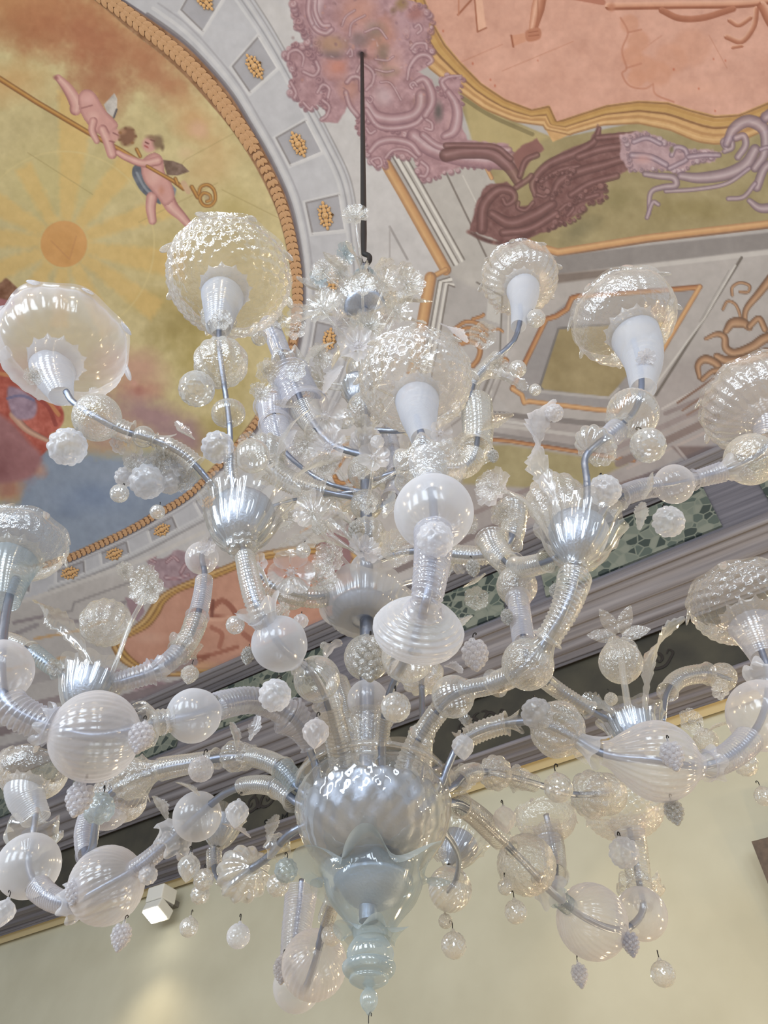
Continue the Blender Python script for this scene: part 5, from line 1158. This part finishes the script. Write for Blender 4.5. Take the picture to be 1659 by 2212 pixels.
a, P = arm([(1250, 1125, 1.0), (1266, 1090, .99), (1268, 1040, .98), (1264, 990, .97), (1290, 960, .96), (1330, 930, .96), (1372, 885, .96), (1386, 830, .96), (1378, 770, .96), (1368, 735, .96)], 7,
           [('ball', 3.9, 48, 'melon', CLEAR, .6), ('sleeve', 4.3, 5.1, 20, 24, SMOKY), ('ball', 5.85, 56, 'swirl', CLEAR, .85), ('cuff', 5.3, 28, CLEAR, -1)])
shade(a, (1390, 840, .96), (1345, 682, .97), 110, 'plain', SHELL, HORNM, 55, True, CLEAR, 27, (-.12, -.1))
a, P = arm([(1290, 1120, 1.05), (1320, 1085, 1.1), (1380, 1058, 1.13), (1456, 1046, 1.15), (1530, 1028, 1.15), (1590, 1008, 1.14), (1640, 980, 1.13), (1668, 940, 1.12), (1664, 905, 1.11)], 6,
           [('cuff', 1.3, 30, CLEARB, -1), ('sleeve', 1.3, 2.5, 22, 22, SMOKY), ('ball', 3.0, 43, 'smooth', PINK), ('cuff', 3.6, 22, PINK, -1), ('sleeve', 3.55, 4.5, 18, 22, SMOKY), ('cuff', 4.5, 28, PINK), ('ball', 5.6, 56, 'swirl', CLEARB)])
shade(a, (1662, 950, 1.12), (1634, 868, 1.1), 116, 'swirl', SHELL, SMOKY, 50, True, SHELL, 26)
a, P = arm([(1200, 1205, 1.04), (1150, 1222, 1.1), (1105, 1222, 1.18), (1072, 1190, 1.22), (1058, 1150, 1.24)], 6, [('sleeve', .3, 1.8, 22, 22, CLEARB), ('sleeve', 2.0, 3.6, 24, 30, CLEARB, .2)])
a, P = arm([(1112, 1230, 1.2), (1118, 1280, 1.18), (1126, 1350, 1.16), (1138, 1420, 1.12)], 6, [('ball', .75, 44, 'smooth', CLEARB), ('sleeve', 1.2, 2.6, 22, 24, SMOKY), ('cuff', 2.7, 30, CLEARB)])
# left arm with the big striped ball
a, P = arm([(690, 1690, 1.43), (678, 1640, 1.4), (640, 1560, 1.34), (560, 1515, 1.28), (490, 1520, 1.24), (420, 1545, 1.2), (335, 1562, 1.18), (205, 1590, 1.15), (90, 1562, 1.12), (18, 1520, 1.1), (2, 1450, 1.1), (8, 1360, 1.12), (20, 1290, 1.14), (35, 1250, 1.15)], 10,
           [('sleeve', 1.3, 2.3, 16, 44, SMOKY), ('sleeve', 2.3, 4.4, 26, 30, SMOKY), ('ball', 5.0, 58, 'pouch', FROST), ('sleeve', 5.6, 6.1, 24, 30, CLEARB), ('frill', 6.0, 44, CLEAR, 1), ('ball', 7.0, 96, 'swirl', PINK), ('frill', 7.75, 40, FROST), ('sleeve', 7.8, 9.0, 34, 38, SMOKY), ('ball', 10.0, 68, 'smooth', PINK)], pre=[(730, 1750, 1.47)])
shade(a, (8, 1300, 1.15), (52, 1168, 1.14), 92, 'plain', SHELL, AQUA, 58, True, CLEAR, 34)
fluted_cup((190, 1490, 1.35), 54)
a, P = arm([(215, 1482, 1.35), (270, 1470, 1.35), (350, 1440, 1.36), (405, 1385, 1.38), (432, 1310, 1.4), (442, 1240, 1.42), (440, 1190, 1.43), (500, 1130, 1.46), (640, 1080, 1.5), (790, 1060, 1.5)], 6,
           [('sleeve', .6, 1.7, 22, 24, SMOKY, .25), ('cuff', 1.75, 26, FROST), ('sleeve', 1.8, 2.6, 20, 22, SMOKY), ('sleeve', 2.6, 3.6, 22, 24, CLEARB), ('cuff', 2.6, 34, CLEARB), ('sleeve', 3.7, 4.8, 20, 18, SMOKY), ('ball', 5.7, 36, 'smooth', PINK)])
a, P = arm([(140, 1462, 1.34), (118, 1445, 1.33), (70, 1410, 1.33), (20, 1385, 1.34), (-40, 1380, 1.35)], 6, [('sleeve', .8, 2.0, 16, 20, AQUA), ('sleeve', 2.1, 3.6, 18, 18, CLEARB)])
# back-left arms
a, P = arm([(655, 1712, 1.5), (612, 1662, 1.52), (560, 1638, 1.57), (500, 1634, 1.62), (420, 1648, 1.67), (340, 1664, 1.72), (270, 1690, 1.78), (215, 1750, 1.85), (200, 1830, 1.9), (186, 1845, 1.94), (183, 1800, 1.97), (196, 1760, 2.0)], 9,
           [('sleeve', .2, 1.0, 24, 22, AQUA, .2), ('sleeve', 1.0, 2.3, 22, 20, CLEARB), ('ball', 2.9, 32, 'melon', CLEAR), ('cuff', 2.2, 26, CLEARB), ('sleeve', 3.4, 4.9, 18, 24, CLEARB), ('cuff', 5.2, 40, CLEARB), ('ball', 5.8, 42, 'melon', CLEARB), ('sleeve', 8.8, 11, 18, 24, SMOKY)], pre=[(760, 1745, 1.5), (705, 1735, 1.5)])
shade(a, (190, 1770, 2.0), (258, 1722, 2.05), 58, 'swirl', SHELL, SMOKY, 30, True, SHELL, 20)
a, P = arm([(645, 1735, 1.5), (600, 1702, 1.54), (545, 1695, 1.6), (490, 1712, 1.68), (435, 1755, 1.76), (370, 1815, 1.84), (300, 1872, 1.9), (230, 1912, 1.95), (150, 1950, 2.0), (90, 1925, 2.05), (62, 1870, 2.08), (72, 1800, 2.1), (78, 1740, 2.1), (76, 1710, 2.1)], 8,
           [('sleeve', .2, 1.0, 22, 20, CLEARB, .2), ('sleeve', 1.0, 2.4, 20, 18, CLEARB), ('ball', 4.15, 52, 'smooth', FROST), ('frill', 4.75, 40, FROST), ('sleeve', 5.0, 6.2, 18, 20, SMOKY), ('ball', 7.0, 80, 'swirl', PINK), ('frill', 7.75, 36, FROST), ('sleeve', 7.8, 9.2, 22, 26, SMOKY), ('ball', 10.0, 67, 'smooth', FROST), ('frill', 10.7, 52, CLEAR)], pre=[(760, 1765, 1.5), (700, 1755, 1.5)])
shade(a, (78, 1770, 2.1), (72, 1660, 2.08), 74, 'plain', SHELL, HORNM, 46, True, SHELL, 30)
a, P = arm([(628, 1800, 1.52), (580, 1850, 1.64), (530, 1885, 1.76), (490, 1910, 1.86), (465, 1880, 1.93), (462, 1830, 1.96)], 8, [('ball', 2.1, 56, 'melon', CRACK), ('frill', .5, 26, CLEAR), ('sleeve', 3.9, 4.8, 16, 16, CLEAR)], pre=[(770, 1770, 1.5), (690, 1775, 1.5)])
fluted_cup((478, 1788, 1.95), 36)
# straight-back arm under the bowl
a, P = arm([(752, 1850, 1.64), (725, 1930, 1.85), (700, 2000, 2.0), (680, 2080, 2.15), (655, 2140, 2.28), (636, 2110, 2.36), (638, 2030, 2.4), (648, 1950, 2.42), (652, 1900, 2.42)], 8,
           [('sleeve', 1.0, 1.8, 18, 18, CLEAR), ('ball', 3.05, 70, 'swirl', PINK), ('ball', 4.6, 52, 'smooth', FROST), ('sleeve', 5.4, 7.6, 28, 34, SMOKY)], pre=[(790, 1780, 1.5)])
# right arm with the big gourd
a, P = arm([(948, 1705, 1.44), (968, 1655, 1.42), (1000, 1600, 1.4), (1080, 1566, 1.37), (1160, 1560, 1.34), (1225, 1585, 1.32), (1310, 1630, 1.31), (1410, 1642, 1.3), (1520, 1655, 1.31), (1600, 1615, 1.34), (1648, 1545, 1.36), (1660, 1460, 1.36), (1640, 1390, 1.36)], 8,
           [('sleeve', 1.9, 3.2, 22, 22, CLEARB, .2), ('cuff', 3.3, 22, CLEAR), ('ball', 4.7, 58, 'melon', CLEARB), ('cuff', 5.55, 36, FROST), ('ball', 7.05, 84, 'gourd', PINK, 1.05), ('cuff', 8.0, 34, FROST), ('sleeve', 8.05, 9.3, 26, 30, SMOKY), ('ball', 10.0, 76, 'smooth', PINK), ('frill', 10.8, 44, FROST)], pre=[(900, 1755, 1.47)])
shade(a, (1652, 1420, 1.36), (1596, 1292, 1.36), 106, 'quilt', SHELL, SMOKY, 56, True, SHELL, 30)
fluted_cup((1372, 1580, 1.5), 50)
a, P = arm([(1345, 1565, 1.5), (1300, 1548, 1.48), (1235, 1510, 1.44), (1190, 1480, 1.4), (1150, 1445, 1.3)], 7, [('sleeve', 1.4, 3.4, 16, 18, CLEARB)])
a, P = arm([(1432, 1560, 1.5), (1440, 1500, 1.52), (1470, 1465, 1.54), (1530, 1455, 1.56), (1580, 1470, 1.58)], 6, [('sleeve', 1.1, 3.0, 18, 20, CLEARB, .3), ('ball', 3.6, 30, 'melon', CLEARB)])
# back-right arms
a, P = arm([(978, 1700, 1.5), (1010, 1672, 1.54), (1060, 1668, 1.6), (1110, 1680, 1.66), (1160, 1694, 1.72), (1230, 1715, 1.8), (1310, 1715, 1.88)], 7,
           [('sleeve', .3, 1.4, 20, 20, CLEARB), ('ball', 2.2, 36, 'melon', CLEARB), ('cuff', 2.9, 26, CLEARB), ('sleeve', 3.0, 3.9, 18, 18, CLEAR), ('ball', 5.6, 48, 'melon', CLEARB), ('ball', 6.0, 44, 'swirl', CLEARB)], pre=[(850, 1745, 1.5), (920, 1725, 1.5)])
a, P = arm([(978, 1735, 1.52), (1020, 1755, 1.6), (1070, 1800, 1.7), (1135, 1865, 1.82), (1195, 1930, 1.93), (1275, 1988, 2.02), (1345, 2008, 2.08), (1388, 1968, 2.12), (1380, 1900, 2.14), (1368, 1830, 2.14), (1360, 1790, 2.14)], 8,
           [('sleeve', .3, 2.2, 22, 24, CLEARB), ('ball', 3.05, 62, 'pleat', CLEARB), ('cuff', 3.7, 34, FROST), ('sleeve', 4.15, 4.5, 18, 18, AQUA), ('ball', 5.05, 76, 'swirl', PINK), ('ball', 6.9, 54, 'smooth', PINK), ('frill', 7.5, 44, CLEARB), ('sleeve', 7.7, 9.4, 24, 30, CLEARB)], pre=[(850, 1765, 1.5), (920, 1745, 1.5)])
shade(a, (1366, 1830, 2.14), (1345, 1738, 2.12), 84, 'quilt', SHELL, SMOKY, 40, True, SHELL, 24)
a, P = arm([(1195, 1930, 1.95), (1200, 1870, 2.05), (1192, 1810, 2.08), (1180, 1760, 2.08)], 7, [('sleeve', .6, 2.6, 22, 24, CLEARB)])
shade(a, (1190, 1840, 2.08), (1178, 1762, 2.06), 64, 'plain', SHELL, SMOKY, 30, True, SHELL, 20)
a, P = arm([(962, 1800, 1.56), (990, 1850, 1.7), (985, 1900, 1.85), (968, 1925, 1.9)], 6, [('ball', 2.8, 46, 'pleat', CRACK)], pre=[(850, 1770, 1.52), (910, 1775, 1.54)])
fluted_cup((988, 1832, 1.9), 40, axis=(.5, .2, 1))
# upper tier
a, P = arm([(1000, 870, 1.46), (1030, 815, 1.44), (1075, 770, 1.42), (1110, 735, 1.4), (1124, 690, 1.38), (1124, 660, 1.37)], 6, [('sleeve', .5, 2.0, 14, 14, CLEAR)], pre=[(791, 930, 1.5), (900, 925, 1.48)])
shade(a, (1120, 705, 1.38), (1122, 600, 1.36), 80, 'swirl', SHELL, HORNM, 38, True, SHELL, 16)
a, P = arm([(720, 960, 1.5), (668, 900, 1.48), (640, 840, 1.46), (618, 790, 1.44), (590, 720, 1.42), (572, 690, 1.42)], 7, [('sleeve', .6, 1.3, 26, 30, CLEARB), ('sleeve', 1.3, 2.6, 42, 38, SMOKY, .25), ('frill', 2.7, 44, CLEARB), ('sleeve', 3.2, 4.6, 20, 20, SMOKY)], pre=[(791, 985, 1.5)])
a, P = arm([(700, 1040, 1.5), (620, 980, 1.5), (596, 920, 1.5), (590, 870, 1.5)], 5, [('sleeve', .8, 2.0, 24, 30, SMOKY), ('sleeve', 2.0, 2.9, 30, 34, SMOKY, .3), ('frill', 2.9, 36, CLEARB)], pre=[(791, 1065, 1.5)])
a, P = arm([(830, 1090, 1.5), (852, 1070, 1.54), (858, 1030, 1.56), (845, 960, 1.58), (835, 920, 1.6)], 6, [('sleeve', .4, 1.6, 22, 24, SMOKY), ('sleeve', 2.0, 3.8, 20, 14, SMOKY)], pre=[(792, 1110, 1.5)])
a, P = arm([(900, 1010, 1.5), (1000, 1010, 1.5), (1030, 960, 1.5), (1030, 890, 1.5), (1022, 850, 1.5)], 6, [('sleeve', .4, 1.6, 22, 26, CLEARB), ('sleeve', 1.8, 3.4, 30, 34, CLEARB), ('sleeve', 2.2, 3.8, 14, 12, CLEARB)], pre=[(791, 1040, 1.5)])
a, P = arm([(900, 1190, 1.5), (1040, 1200, 1.45), (1100, 1170, 1.42), (1110, 1110, 1.42), (1108, 1080, 1.42)], 8, [('sleeve', .3, 1.8, 20, 22, CLEARB), ('sleeve', 2.0, 3.6, 24, 30, CLEARB)], pre=[(793, 1215, 1.5)])
fluted_cup((1110, 1115, 1.45), 26, big=1.1); fluted_cup((858, 1052, 1.6), 24); fluted_cup((770, 850, 1.5), 26)
a, P = arm([(790, 1080, 1.5), (650, 1050, 1.46), (585, 1010, 1.44), (575, 960, 1.44)], 6, [('sleeve', .6, 2.0, 22, 26, CLEARB), ('ball', 2.7, 40, 'melon', CLEARB), ('sleeve', 1.9, 2.9, 30, 34, CLEAR)])
a, P = arm([(790, 1250, 1.5), (690, 1290, 1.46), (600, 1270, 1.42), (560, 1240, 1.4)], 6, [('sleeve', .6, 2.6, 22, 24, CLEARB), ('ball', 1.6, 34, 'melon', CLEARB)])
# more short arms rising from the bowl
a, P = arm([(775, 1685, 1.62), (760, 1600, 1.66), (742, 1520, 1.72), (720, 1450, 1.78)], 8, [('sleeve', .2, 1.2, 28, 30, CLEARB, .3), ('sleeve', 1.3, 2.6, 24, 24, CLEARB)], pre=[(785, 1755, 1.55)])
a, P = arm([(905, 1690, 1.6), (912, 1600, 1.66), (912, 1520, 1.7), (910, 1450, 1.74)], 7, [('sleeve', .2, 1.2, 22, 22, CLEARB, .3), ('ball', 2.9, 46, 'melon', CLEARB)], pre=[(870, 1755, 1.55)])

# ================================================================== fruit drops, flowers and leaves
for px, py, Y, r, k, m in [
    (146, 965, .9, 41, 'berry', FROST), (425, 840, .93, 39, 'bead', CRACK), (470, 966, .99, 35, 'berry', FROST), (318, 1040, .98, 38, 'berry', FROST), (270, 1030, 1.0, 22, 'berry', FROST), (366, 1042, 1.0, 26, 'berry', FROST),
    (258, 1066, .98, 20, 'bead', CRACK), (340, 1106, 1.0, 16, 'bead', CRACK), (1158, 688, 1.36, 20, 'bead', CRACK), (1118, 797, 1.4, 19, 'bead', CRACK), (1156, 842, 1.4, 13, 'bead', CRACK), (1400, 962, .97, 38, 'bead', CRACK),
    (1306, 1060, 1.02, 35, 'berry', FROST), (1444, 1127, 1.14, 34, 'berry', FROST), (1197, 892, 1.0, 20, 'berry', PINK), (594, 1502, 1.1, 35, 'berry', FROST), (855, 1528, 1.12, 32, 'bead', CRACK), (682, 1582, 1.2, 30, 'drop', PINK),
    (1000, 1612, 1.35, 25, 'drop', FROST), (1026, 1412, 1.02, 32, 'grapes', PINK), (1022, 1226, 1.2, 17, 'cone', CLEARB), (1095, 1332, 1.14, 15, 'cone', CLEARB), (1200, 1277, 1.04, 15, 'cone', CLEARB), (410, 1456, 1.32, 20, 'drop', CLEARB),
    (305, 1590, 1.12, 30, 'grapes', PINK), (172, 1722, 1.2, 32, 'grapes', PINK), (214, 1746, 1.7, 33, 'berry', AQUA), (512, 1755, 1.6, 26, 'drop', FROST), (434, 1662, 1.6, 27, 'bead', PINK), (408, 1872, 1.74, 25, 'drop', CRACK), (432, 1932, 1.8, 20, 'berry', CRACK),
    (408, 2003, 1.8, 20, 'bead', CRACK), (515, 2022, 1.8, 25, 'bead', FROST), (262, 2020, 1.95, 24, 'grapes', PINK), (320, 1890, 1.9, 20, 'berry', FROST), (165, 1922, 1.9, 25, 'grapes', PINK), (618, 1880, 1.56, 25, 'berry', AQUA), (600, 1912, 1.7, 24, 'berry', CRACK),
    (1160, 1542, 1.3, 34, 'berry', FROST), (1206, 1702, 1.66, 31, 'bead', CRACK), (1090, 1768, 1.62, 25, 'drop', PINK), (1114, 1970, 1.8, 24, 'bead', CRACK), (1092, 1916, 1.8, 17, 'bead', CRACK), (1348, 1842, 2.05, 32, 'berry', FROST), (1432, 2104, 2.12, 26, 'bead', CRACK),
    (1252, 2104, 2.02, 20, 'grapes', PINK), (1362, 2036, 2.0, 21, 'grapes', SMOKY), (1456, 1752, 1.34, 23, 'grapes', CLEARB), (1452, 1630, 1.22, 28, 'grapes', PINK), (1650, 1720, 1.5, 20, 'bead', CRACK), (980, 2042, 1.92, 27, 'bead', CRACK), (962, 1990, 1.92, 15, 'bead', CLEARB),
    (716, 2020, 1.98, 22, 'bead', CRACK), (610, 2092, 2.2, 22, 'grapes', PINK), (8, 1970, 2.06, 25, 'drop', FROST), (940, 1166, .80, 40, 'berry', FROST), (800, 1420, 1.3, 44, 'grapes', CLEARB), (650, 1342, 1.3, 17, 'drop', FROST), (508, 1350, 1.1, 20, 'bead', CRACK), (535, 1415, 1.15, 16, 'cone', CLEARB),
    (1320, 1510, 1.6, 14, 'bead', CLEARB), (1525, 1600, 1.5, 26, 'bead', CLEARB), (1610, 1650, 1.5, 26, 'berry', CRACK), (560, 730, 1.0, 17, 'bead', CRACK), (1435, 1820, 2.2, 0.1, 'bead', CLEARB), (950, 1545, 1.5, 14, 'cone', CLEARB), (700, 1395, 1.4, 9, 'bead', CLEARB), (1498, 1650, 1.4, 0.1, 'bead', CLEARB),
    (690, 1140, 1.42, 18, 'drop', CLEARB), (745, 905, 1.4, 22, 'berry', CRACK), (815, 955, 1.1, 16, 'drop', FROST), (1065, 985, 1.3, 14, 'cone', CLEARB), (655, 1190, 1.4, 16, 'bead', CRACK), (440, 1900, 1.76, 22, 'berry', CRACK), (1290, 1620, 1.4, 18, 'berry', CLEARB), (770, 1145, 1.4, 20, 'cone', CLEARB)]:
    if r > 1: pend(px, py, Y, r, k, m)
for px, py, Y, r, m in [(352, 988, .95, 34, CLEARB), (292, 984, .95, 30, PINK), (330, 1008, .96, 30, CLEARB), (402, 1038, 1.0, 30, CLEARB), (285, 1008, .96, 24, None), (250, 965, .93, 22, PINK), (378, 1008, .97, 26, FROST), (574, 800, 1.2, 30, None), (745, 548, 1.5, 26, AQUA), (830, 578, 1.5, 26, None), (872, 588, 1.46, 24, None), (690, 600, 1.5, 24, AQUA), (640, 710, 1.4, 26, None), (318, 1264, 1.3, 46, None), (268, 1236, 1.32, 24, None), (714, 1210, 1.36, 42, None), (628, 1238, 1.3, 52, PINK), (690, 1250, 1.34, 40, None),
                        (700, 900, 1.36, 44, PINK), (786, 1190, 1.3, 42, PINK), (846, 1186, 1.3, 44, None), (1070, 1056, 1.2, 48, PINK), (1090, 1110, 1.2, 34, None), (950, 936, .84, 30, PINK), (480, 692, .84, 24, None), (1394, 772, .92, 22, PINK), (72, 812, .82, 22, None), (1042, 722, 1.36, 32, None), (1075, 790, 1.38, 26, None),
                        (660, 960, 1.4, 34, None), (690, 770, 1.42, 30, None), (730, 700, 1.44, 32, PINK), (782, 708, 1.4, 34, None), (834, 690, 1.42, 30, PINK), (880, 640, 1.46, 28, None), (705, 645, 1.46, 26, None), (600, 690, 1.36, 22, None), (640, 800, 1.36, 26, None), (560, 850, 1.3, 26, None), (648, 1050, 1.38, 36, None), (610, 1120, 1.34, 30, None), (700, 1010, 1.4, 30, None),
                        (790, 1010, 1.4, 28, None), (800, 1090, 1.36, 24, None), (1000, 960, 1.3, 26, None), (1010, 1130, 1.3, 28, None), (1030, 1290, 1.2, 28, None), (960, 1230, 1.1, 22, None), (870, 1110, 1.3, 24, None), (540, 960, 1.3, 28, None), (605, 1330, 1.3, 30, None), (560, 1220, 1.3, 28, PINK), (120, 1440, 1.3, 20, None), (1560, 1490, 1.5, 24, None), (1490, 1560, 1.4, 30, None), (940, 1840, 1.8, 26, None), (1000, 1680, 1.7, 30, CLEARB), (450, 1180, 1.3, 22, PINK)]:
    flower(px, py, Y, r, m)
# flowers on long glass stalks out of the cups
o = flower(1060, 1050, 1.12, 34, CLEARB, stem=[(1130, 1080, 1.1), (1175, 1140, 1.08), (1190, 1165, 1.06)])
o = flower(325, 1270, 1.28, 40, CLEARB, stem=[(285, 1340, 1.3), (255, 1420, 1.32), (235, 1470, 1.34)])
P0 = atY(1337, 1372, 1.5); st = place('flower', STARF, P0, Vector((0, 0, CAMZ)) - P0 + Vector((0, -.2, .6)), pxsize(P0, 60), CH, CLEARB, .4)
S = resamp3(path3([(1340, 1385, 1.51), (1345, 1450, 1.5), (1362, 1560, 1.5)]), 20); ob = new_obj('stem', sweep('stem', S, np.full(20, pxsize(P0, 7)), 10), st, CLEAR); ob.matrix_parent_inverse = st.matrix_basis.inverted()
bulb = place('glass_bulb', BALL['gourd'], atY(1340, 1428, 1.54), (0, 0, -1), pxsize(P0, 46), CH, CLEARB)
place('glass_bulb', BALL['melon'], atY(228, 1345, 1.34), (0, 0, 1), pxsize(atY(228, 1345, 1.34), 52), CH, CLEARB)
place('glass_bulb', BALL['melon'], atY(1200, 1080, 1.1), (0, 0, 1), pxsize(atY(1200, 1080, 1.1), 60), CH, CLEARB)
place('glass_bulb', BALL['smooth'], atY(545, 985, 1.2), (0, 0, 1), pxsize(atY(545, 985, 1.2), 38), CH, CLEAR)
gleaf([(1215, 1140, 1.06), (1195, 1080, 1.04), (1168, 1010, 1.02), (1160, 950, 1.0), (1172, 895, 1.0), (1195, 862, 1.0)], [5, 8, 26, 34, 26, 8], 3.4, PINK, 14)
gleaf([(205, 1470, 1.33), (180, 1410, 1.31), (140, 1350, 1.28), (105, 1320, 1.26), (75, 1295, 1.26)], [5, 9, 22, 26, 6], 3.0, CLEARB, 12)
gleaf([(1390, 1560, 1.5), (1398, 1480, 1.5), (1410, 1420, 1.5), (1440, 1370, 1.5), (1480, 1335, 1.5)], [5, 7, 26, 24, 6], 1.6, CLEARB, 12)
gleaf([(1350, 1590, 1.5), (1320, 1540, 1.48), (1280, 1515, 1.46), (1260, 1500, 1.46)], [5, 14, 20, 6], 1.5, CLEARB, 8)
gleaf([(590, 1060, 1.2), (600, 980, 1.18), (630, 920, 1.16), (670, 885, 1.15)], [5, 6, 7, 5], .4, CLEAR, 1, 'glass_stalk')
gleaf([(1040, 930, 1.3), (1070, 915, 1.28), (1110, 895, 1.26)], [6, 26, 4], .8, CLEARB, 9)
gleaf([(1030, 830, 1.3), (1070, 812, 1.28), (1120, 830, 1.26), (1140, 840, 1.26)], [6, 14, 16, 5], 1.2, CLEARB, 9)
gleaf([(640, 1030, 1.34), (690, 1000, 1.32), (740, 990, 1.32)], [6, 28, 5], .8, CLEARB, 9)
gleaf([(560, 1000, 1.3), (600, 1040, 1.28), (650, 1060, 1.26)], [6, 30, 6], 1.0, CLEARB, 9)
gleaf([(720, 1500, 1.4), (700, 1440, 1.38), (720, 1400, 1.36), (740, 1390, 1.36)], [10, 24, 22, 6], 1.0, PINK, 3)
for x, y, dx, dy, Y in [(700, 630, -60, -30, 1.46), (690, 660, -70, 20, 1.44), (860, 650, 50, -30, 1.46), (870, 690, 50, 10, 1.42), (740, 610, -30, -50, 1.5), (840, 610, 30, -40, 1.48), (720, 740, -60, 40, 1.42), (650, 880, -60, -10, 1.36), (740, 790, -40, 60, 1.4), (600, 1000, -50, 40, 1.3), (900, 720, 60, 30, 1.3), (950, 700, 60, 40, 1.3),
                        (400, 1010, -60, 40, 1.0), (420, 950, -40, -40, 1.0), (1390, 1080, 20, -60, 1.12), (1390, 1085, -10, 60, 1.12), (330, 1720, 30, 50, 1.7), (380, 1690, 50, 30, 1.7), (500, 1560, 10, 60, 1.4), (540, 1600, 20, -60, 1.5), (600, 1760, -20, 60, 1.65), (480, 1780, 60, 30, 1.8), (1010, 1580, -10, -50, 1.5), (1230, 1620, 40, 30, 1.5), (1590, 1560, -60, 20, 1.45), (840, 1460, 30, -60, 1.4), (960, 1440, 40, 10, 1.3), (1000, 1270, 50, -30, 1.2), (1020, 1330, -40, 40, 1.2), (540, 1210, 40, 60, 1.2), (560, 1170, 40, -40, 1.2), (760, 1170, -50, -50, 1.4), (830, 1120, 20, -60, 1.4), (640, 930, -40, 50, 1.35)]:
    gleaf([(x, y, Y), (x + dx * .55, y + dy * .4, Y - .01), (x + dx, y + dy, Y - .02)], [4, 17, 4], random.uniform(-1, 1.5), random.choice([CLEARB, CLEARB, PINK, CLEAR]), 8)

# sprays of flowers and leaves on thin stalks all round the upper stem
rs = random.Random(5)
def axis_at(z):
    f = (z - stem[-1][2]) / (stem[0][2] - stem[-1][2]); return Vector(stem[-1] + (stem[0] - stem[-1]) * f)
for k in range(64):
    zz = stem[0][2] - .03 - rs.random() ** 1.1 * 2.05; c = axis_at(zz); ang = rs.uniform(0, PI2); rad = rs.uniform(.10, .30) * (1.0 if zz < stem[0][2] - .5 else .8)
    P_ = c + Vector((rad * math.cos(ang), rad * math.sin(ang), rs.uniform(-.02, .06))); out = (P_ - c).normalized()
    r_ = rs.uniform(.045, .075); v = (Vector((0, 0, CAMZ)) - P_).normalized()
    if k % 3:
        o = place('flower', rs.choice([FLOWER, FLOWER5, FLOWER]), P_, out * .7 + v * .8 + Vector((0, 0, .2)), r_, CH, rs.choice([CLEARB, CLEAR, CLEAR, PINK]), rs.random() * 6)
        S = bez(np.array(P_), np.array(P_ - Vector((0, 0, .05))), np.array(c + out * .05 - Vector((0, 0, .1))), np.array(c - Vector((0, 0, .12))), 12)
        ob = new_obj('stem', sweep('stem', S, np.full(12, .005), 8), o, CLEAR); ob.matrix_parent_inverse = o.matrix_basis.inverted()
    else:
        q0 = c + out * .03; part('leaf', leaf_blade([tuple(q0), tuple(q0.lerp(P_, .6) + Vector((0, 0, .04))), tuple(P_), tuple(P_ + out * .05 - Vector((0, 0, .02)))], [.008, .035, .03, .004], rs.uniform(-1, 2), 8), rs.choice([CLEARB, CLEARB, PINK]))

PL_ = {'cable': 'black iron suspension cable', 'hub_bowl': 'clear quilted glass hub bowl', 'silvered_bowl': 'silvered quilted inner bowl', 'ruffled_cup': 'pale aqua ruffled glass cup', 'finial': 'aqua glass bottom finial', 'silvered_cup': 'silvered cup in fluted clear glass',
       'milky_dish': 'milky glass dish on the stem', 'silvered_dish': 'silvered dish near the top', 'central_stem': 'silvered central stem'}
for o in CH.children:
    k = o.name.split('.')[0]
    if k in PL_: o['label'] = PL_[k]
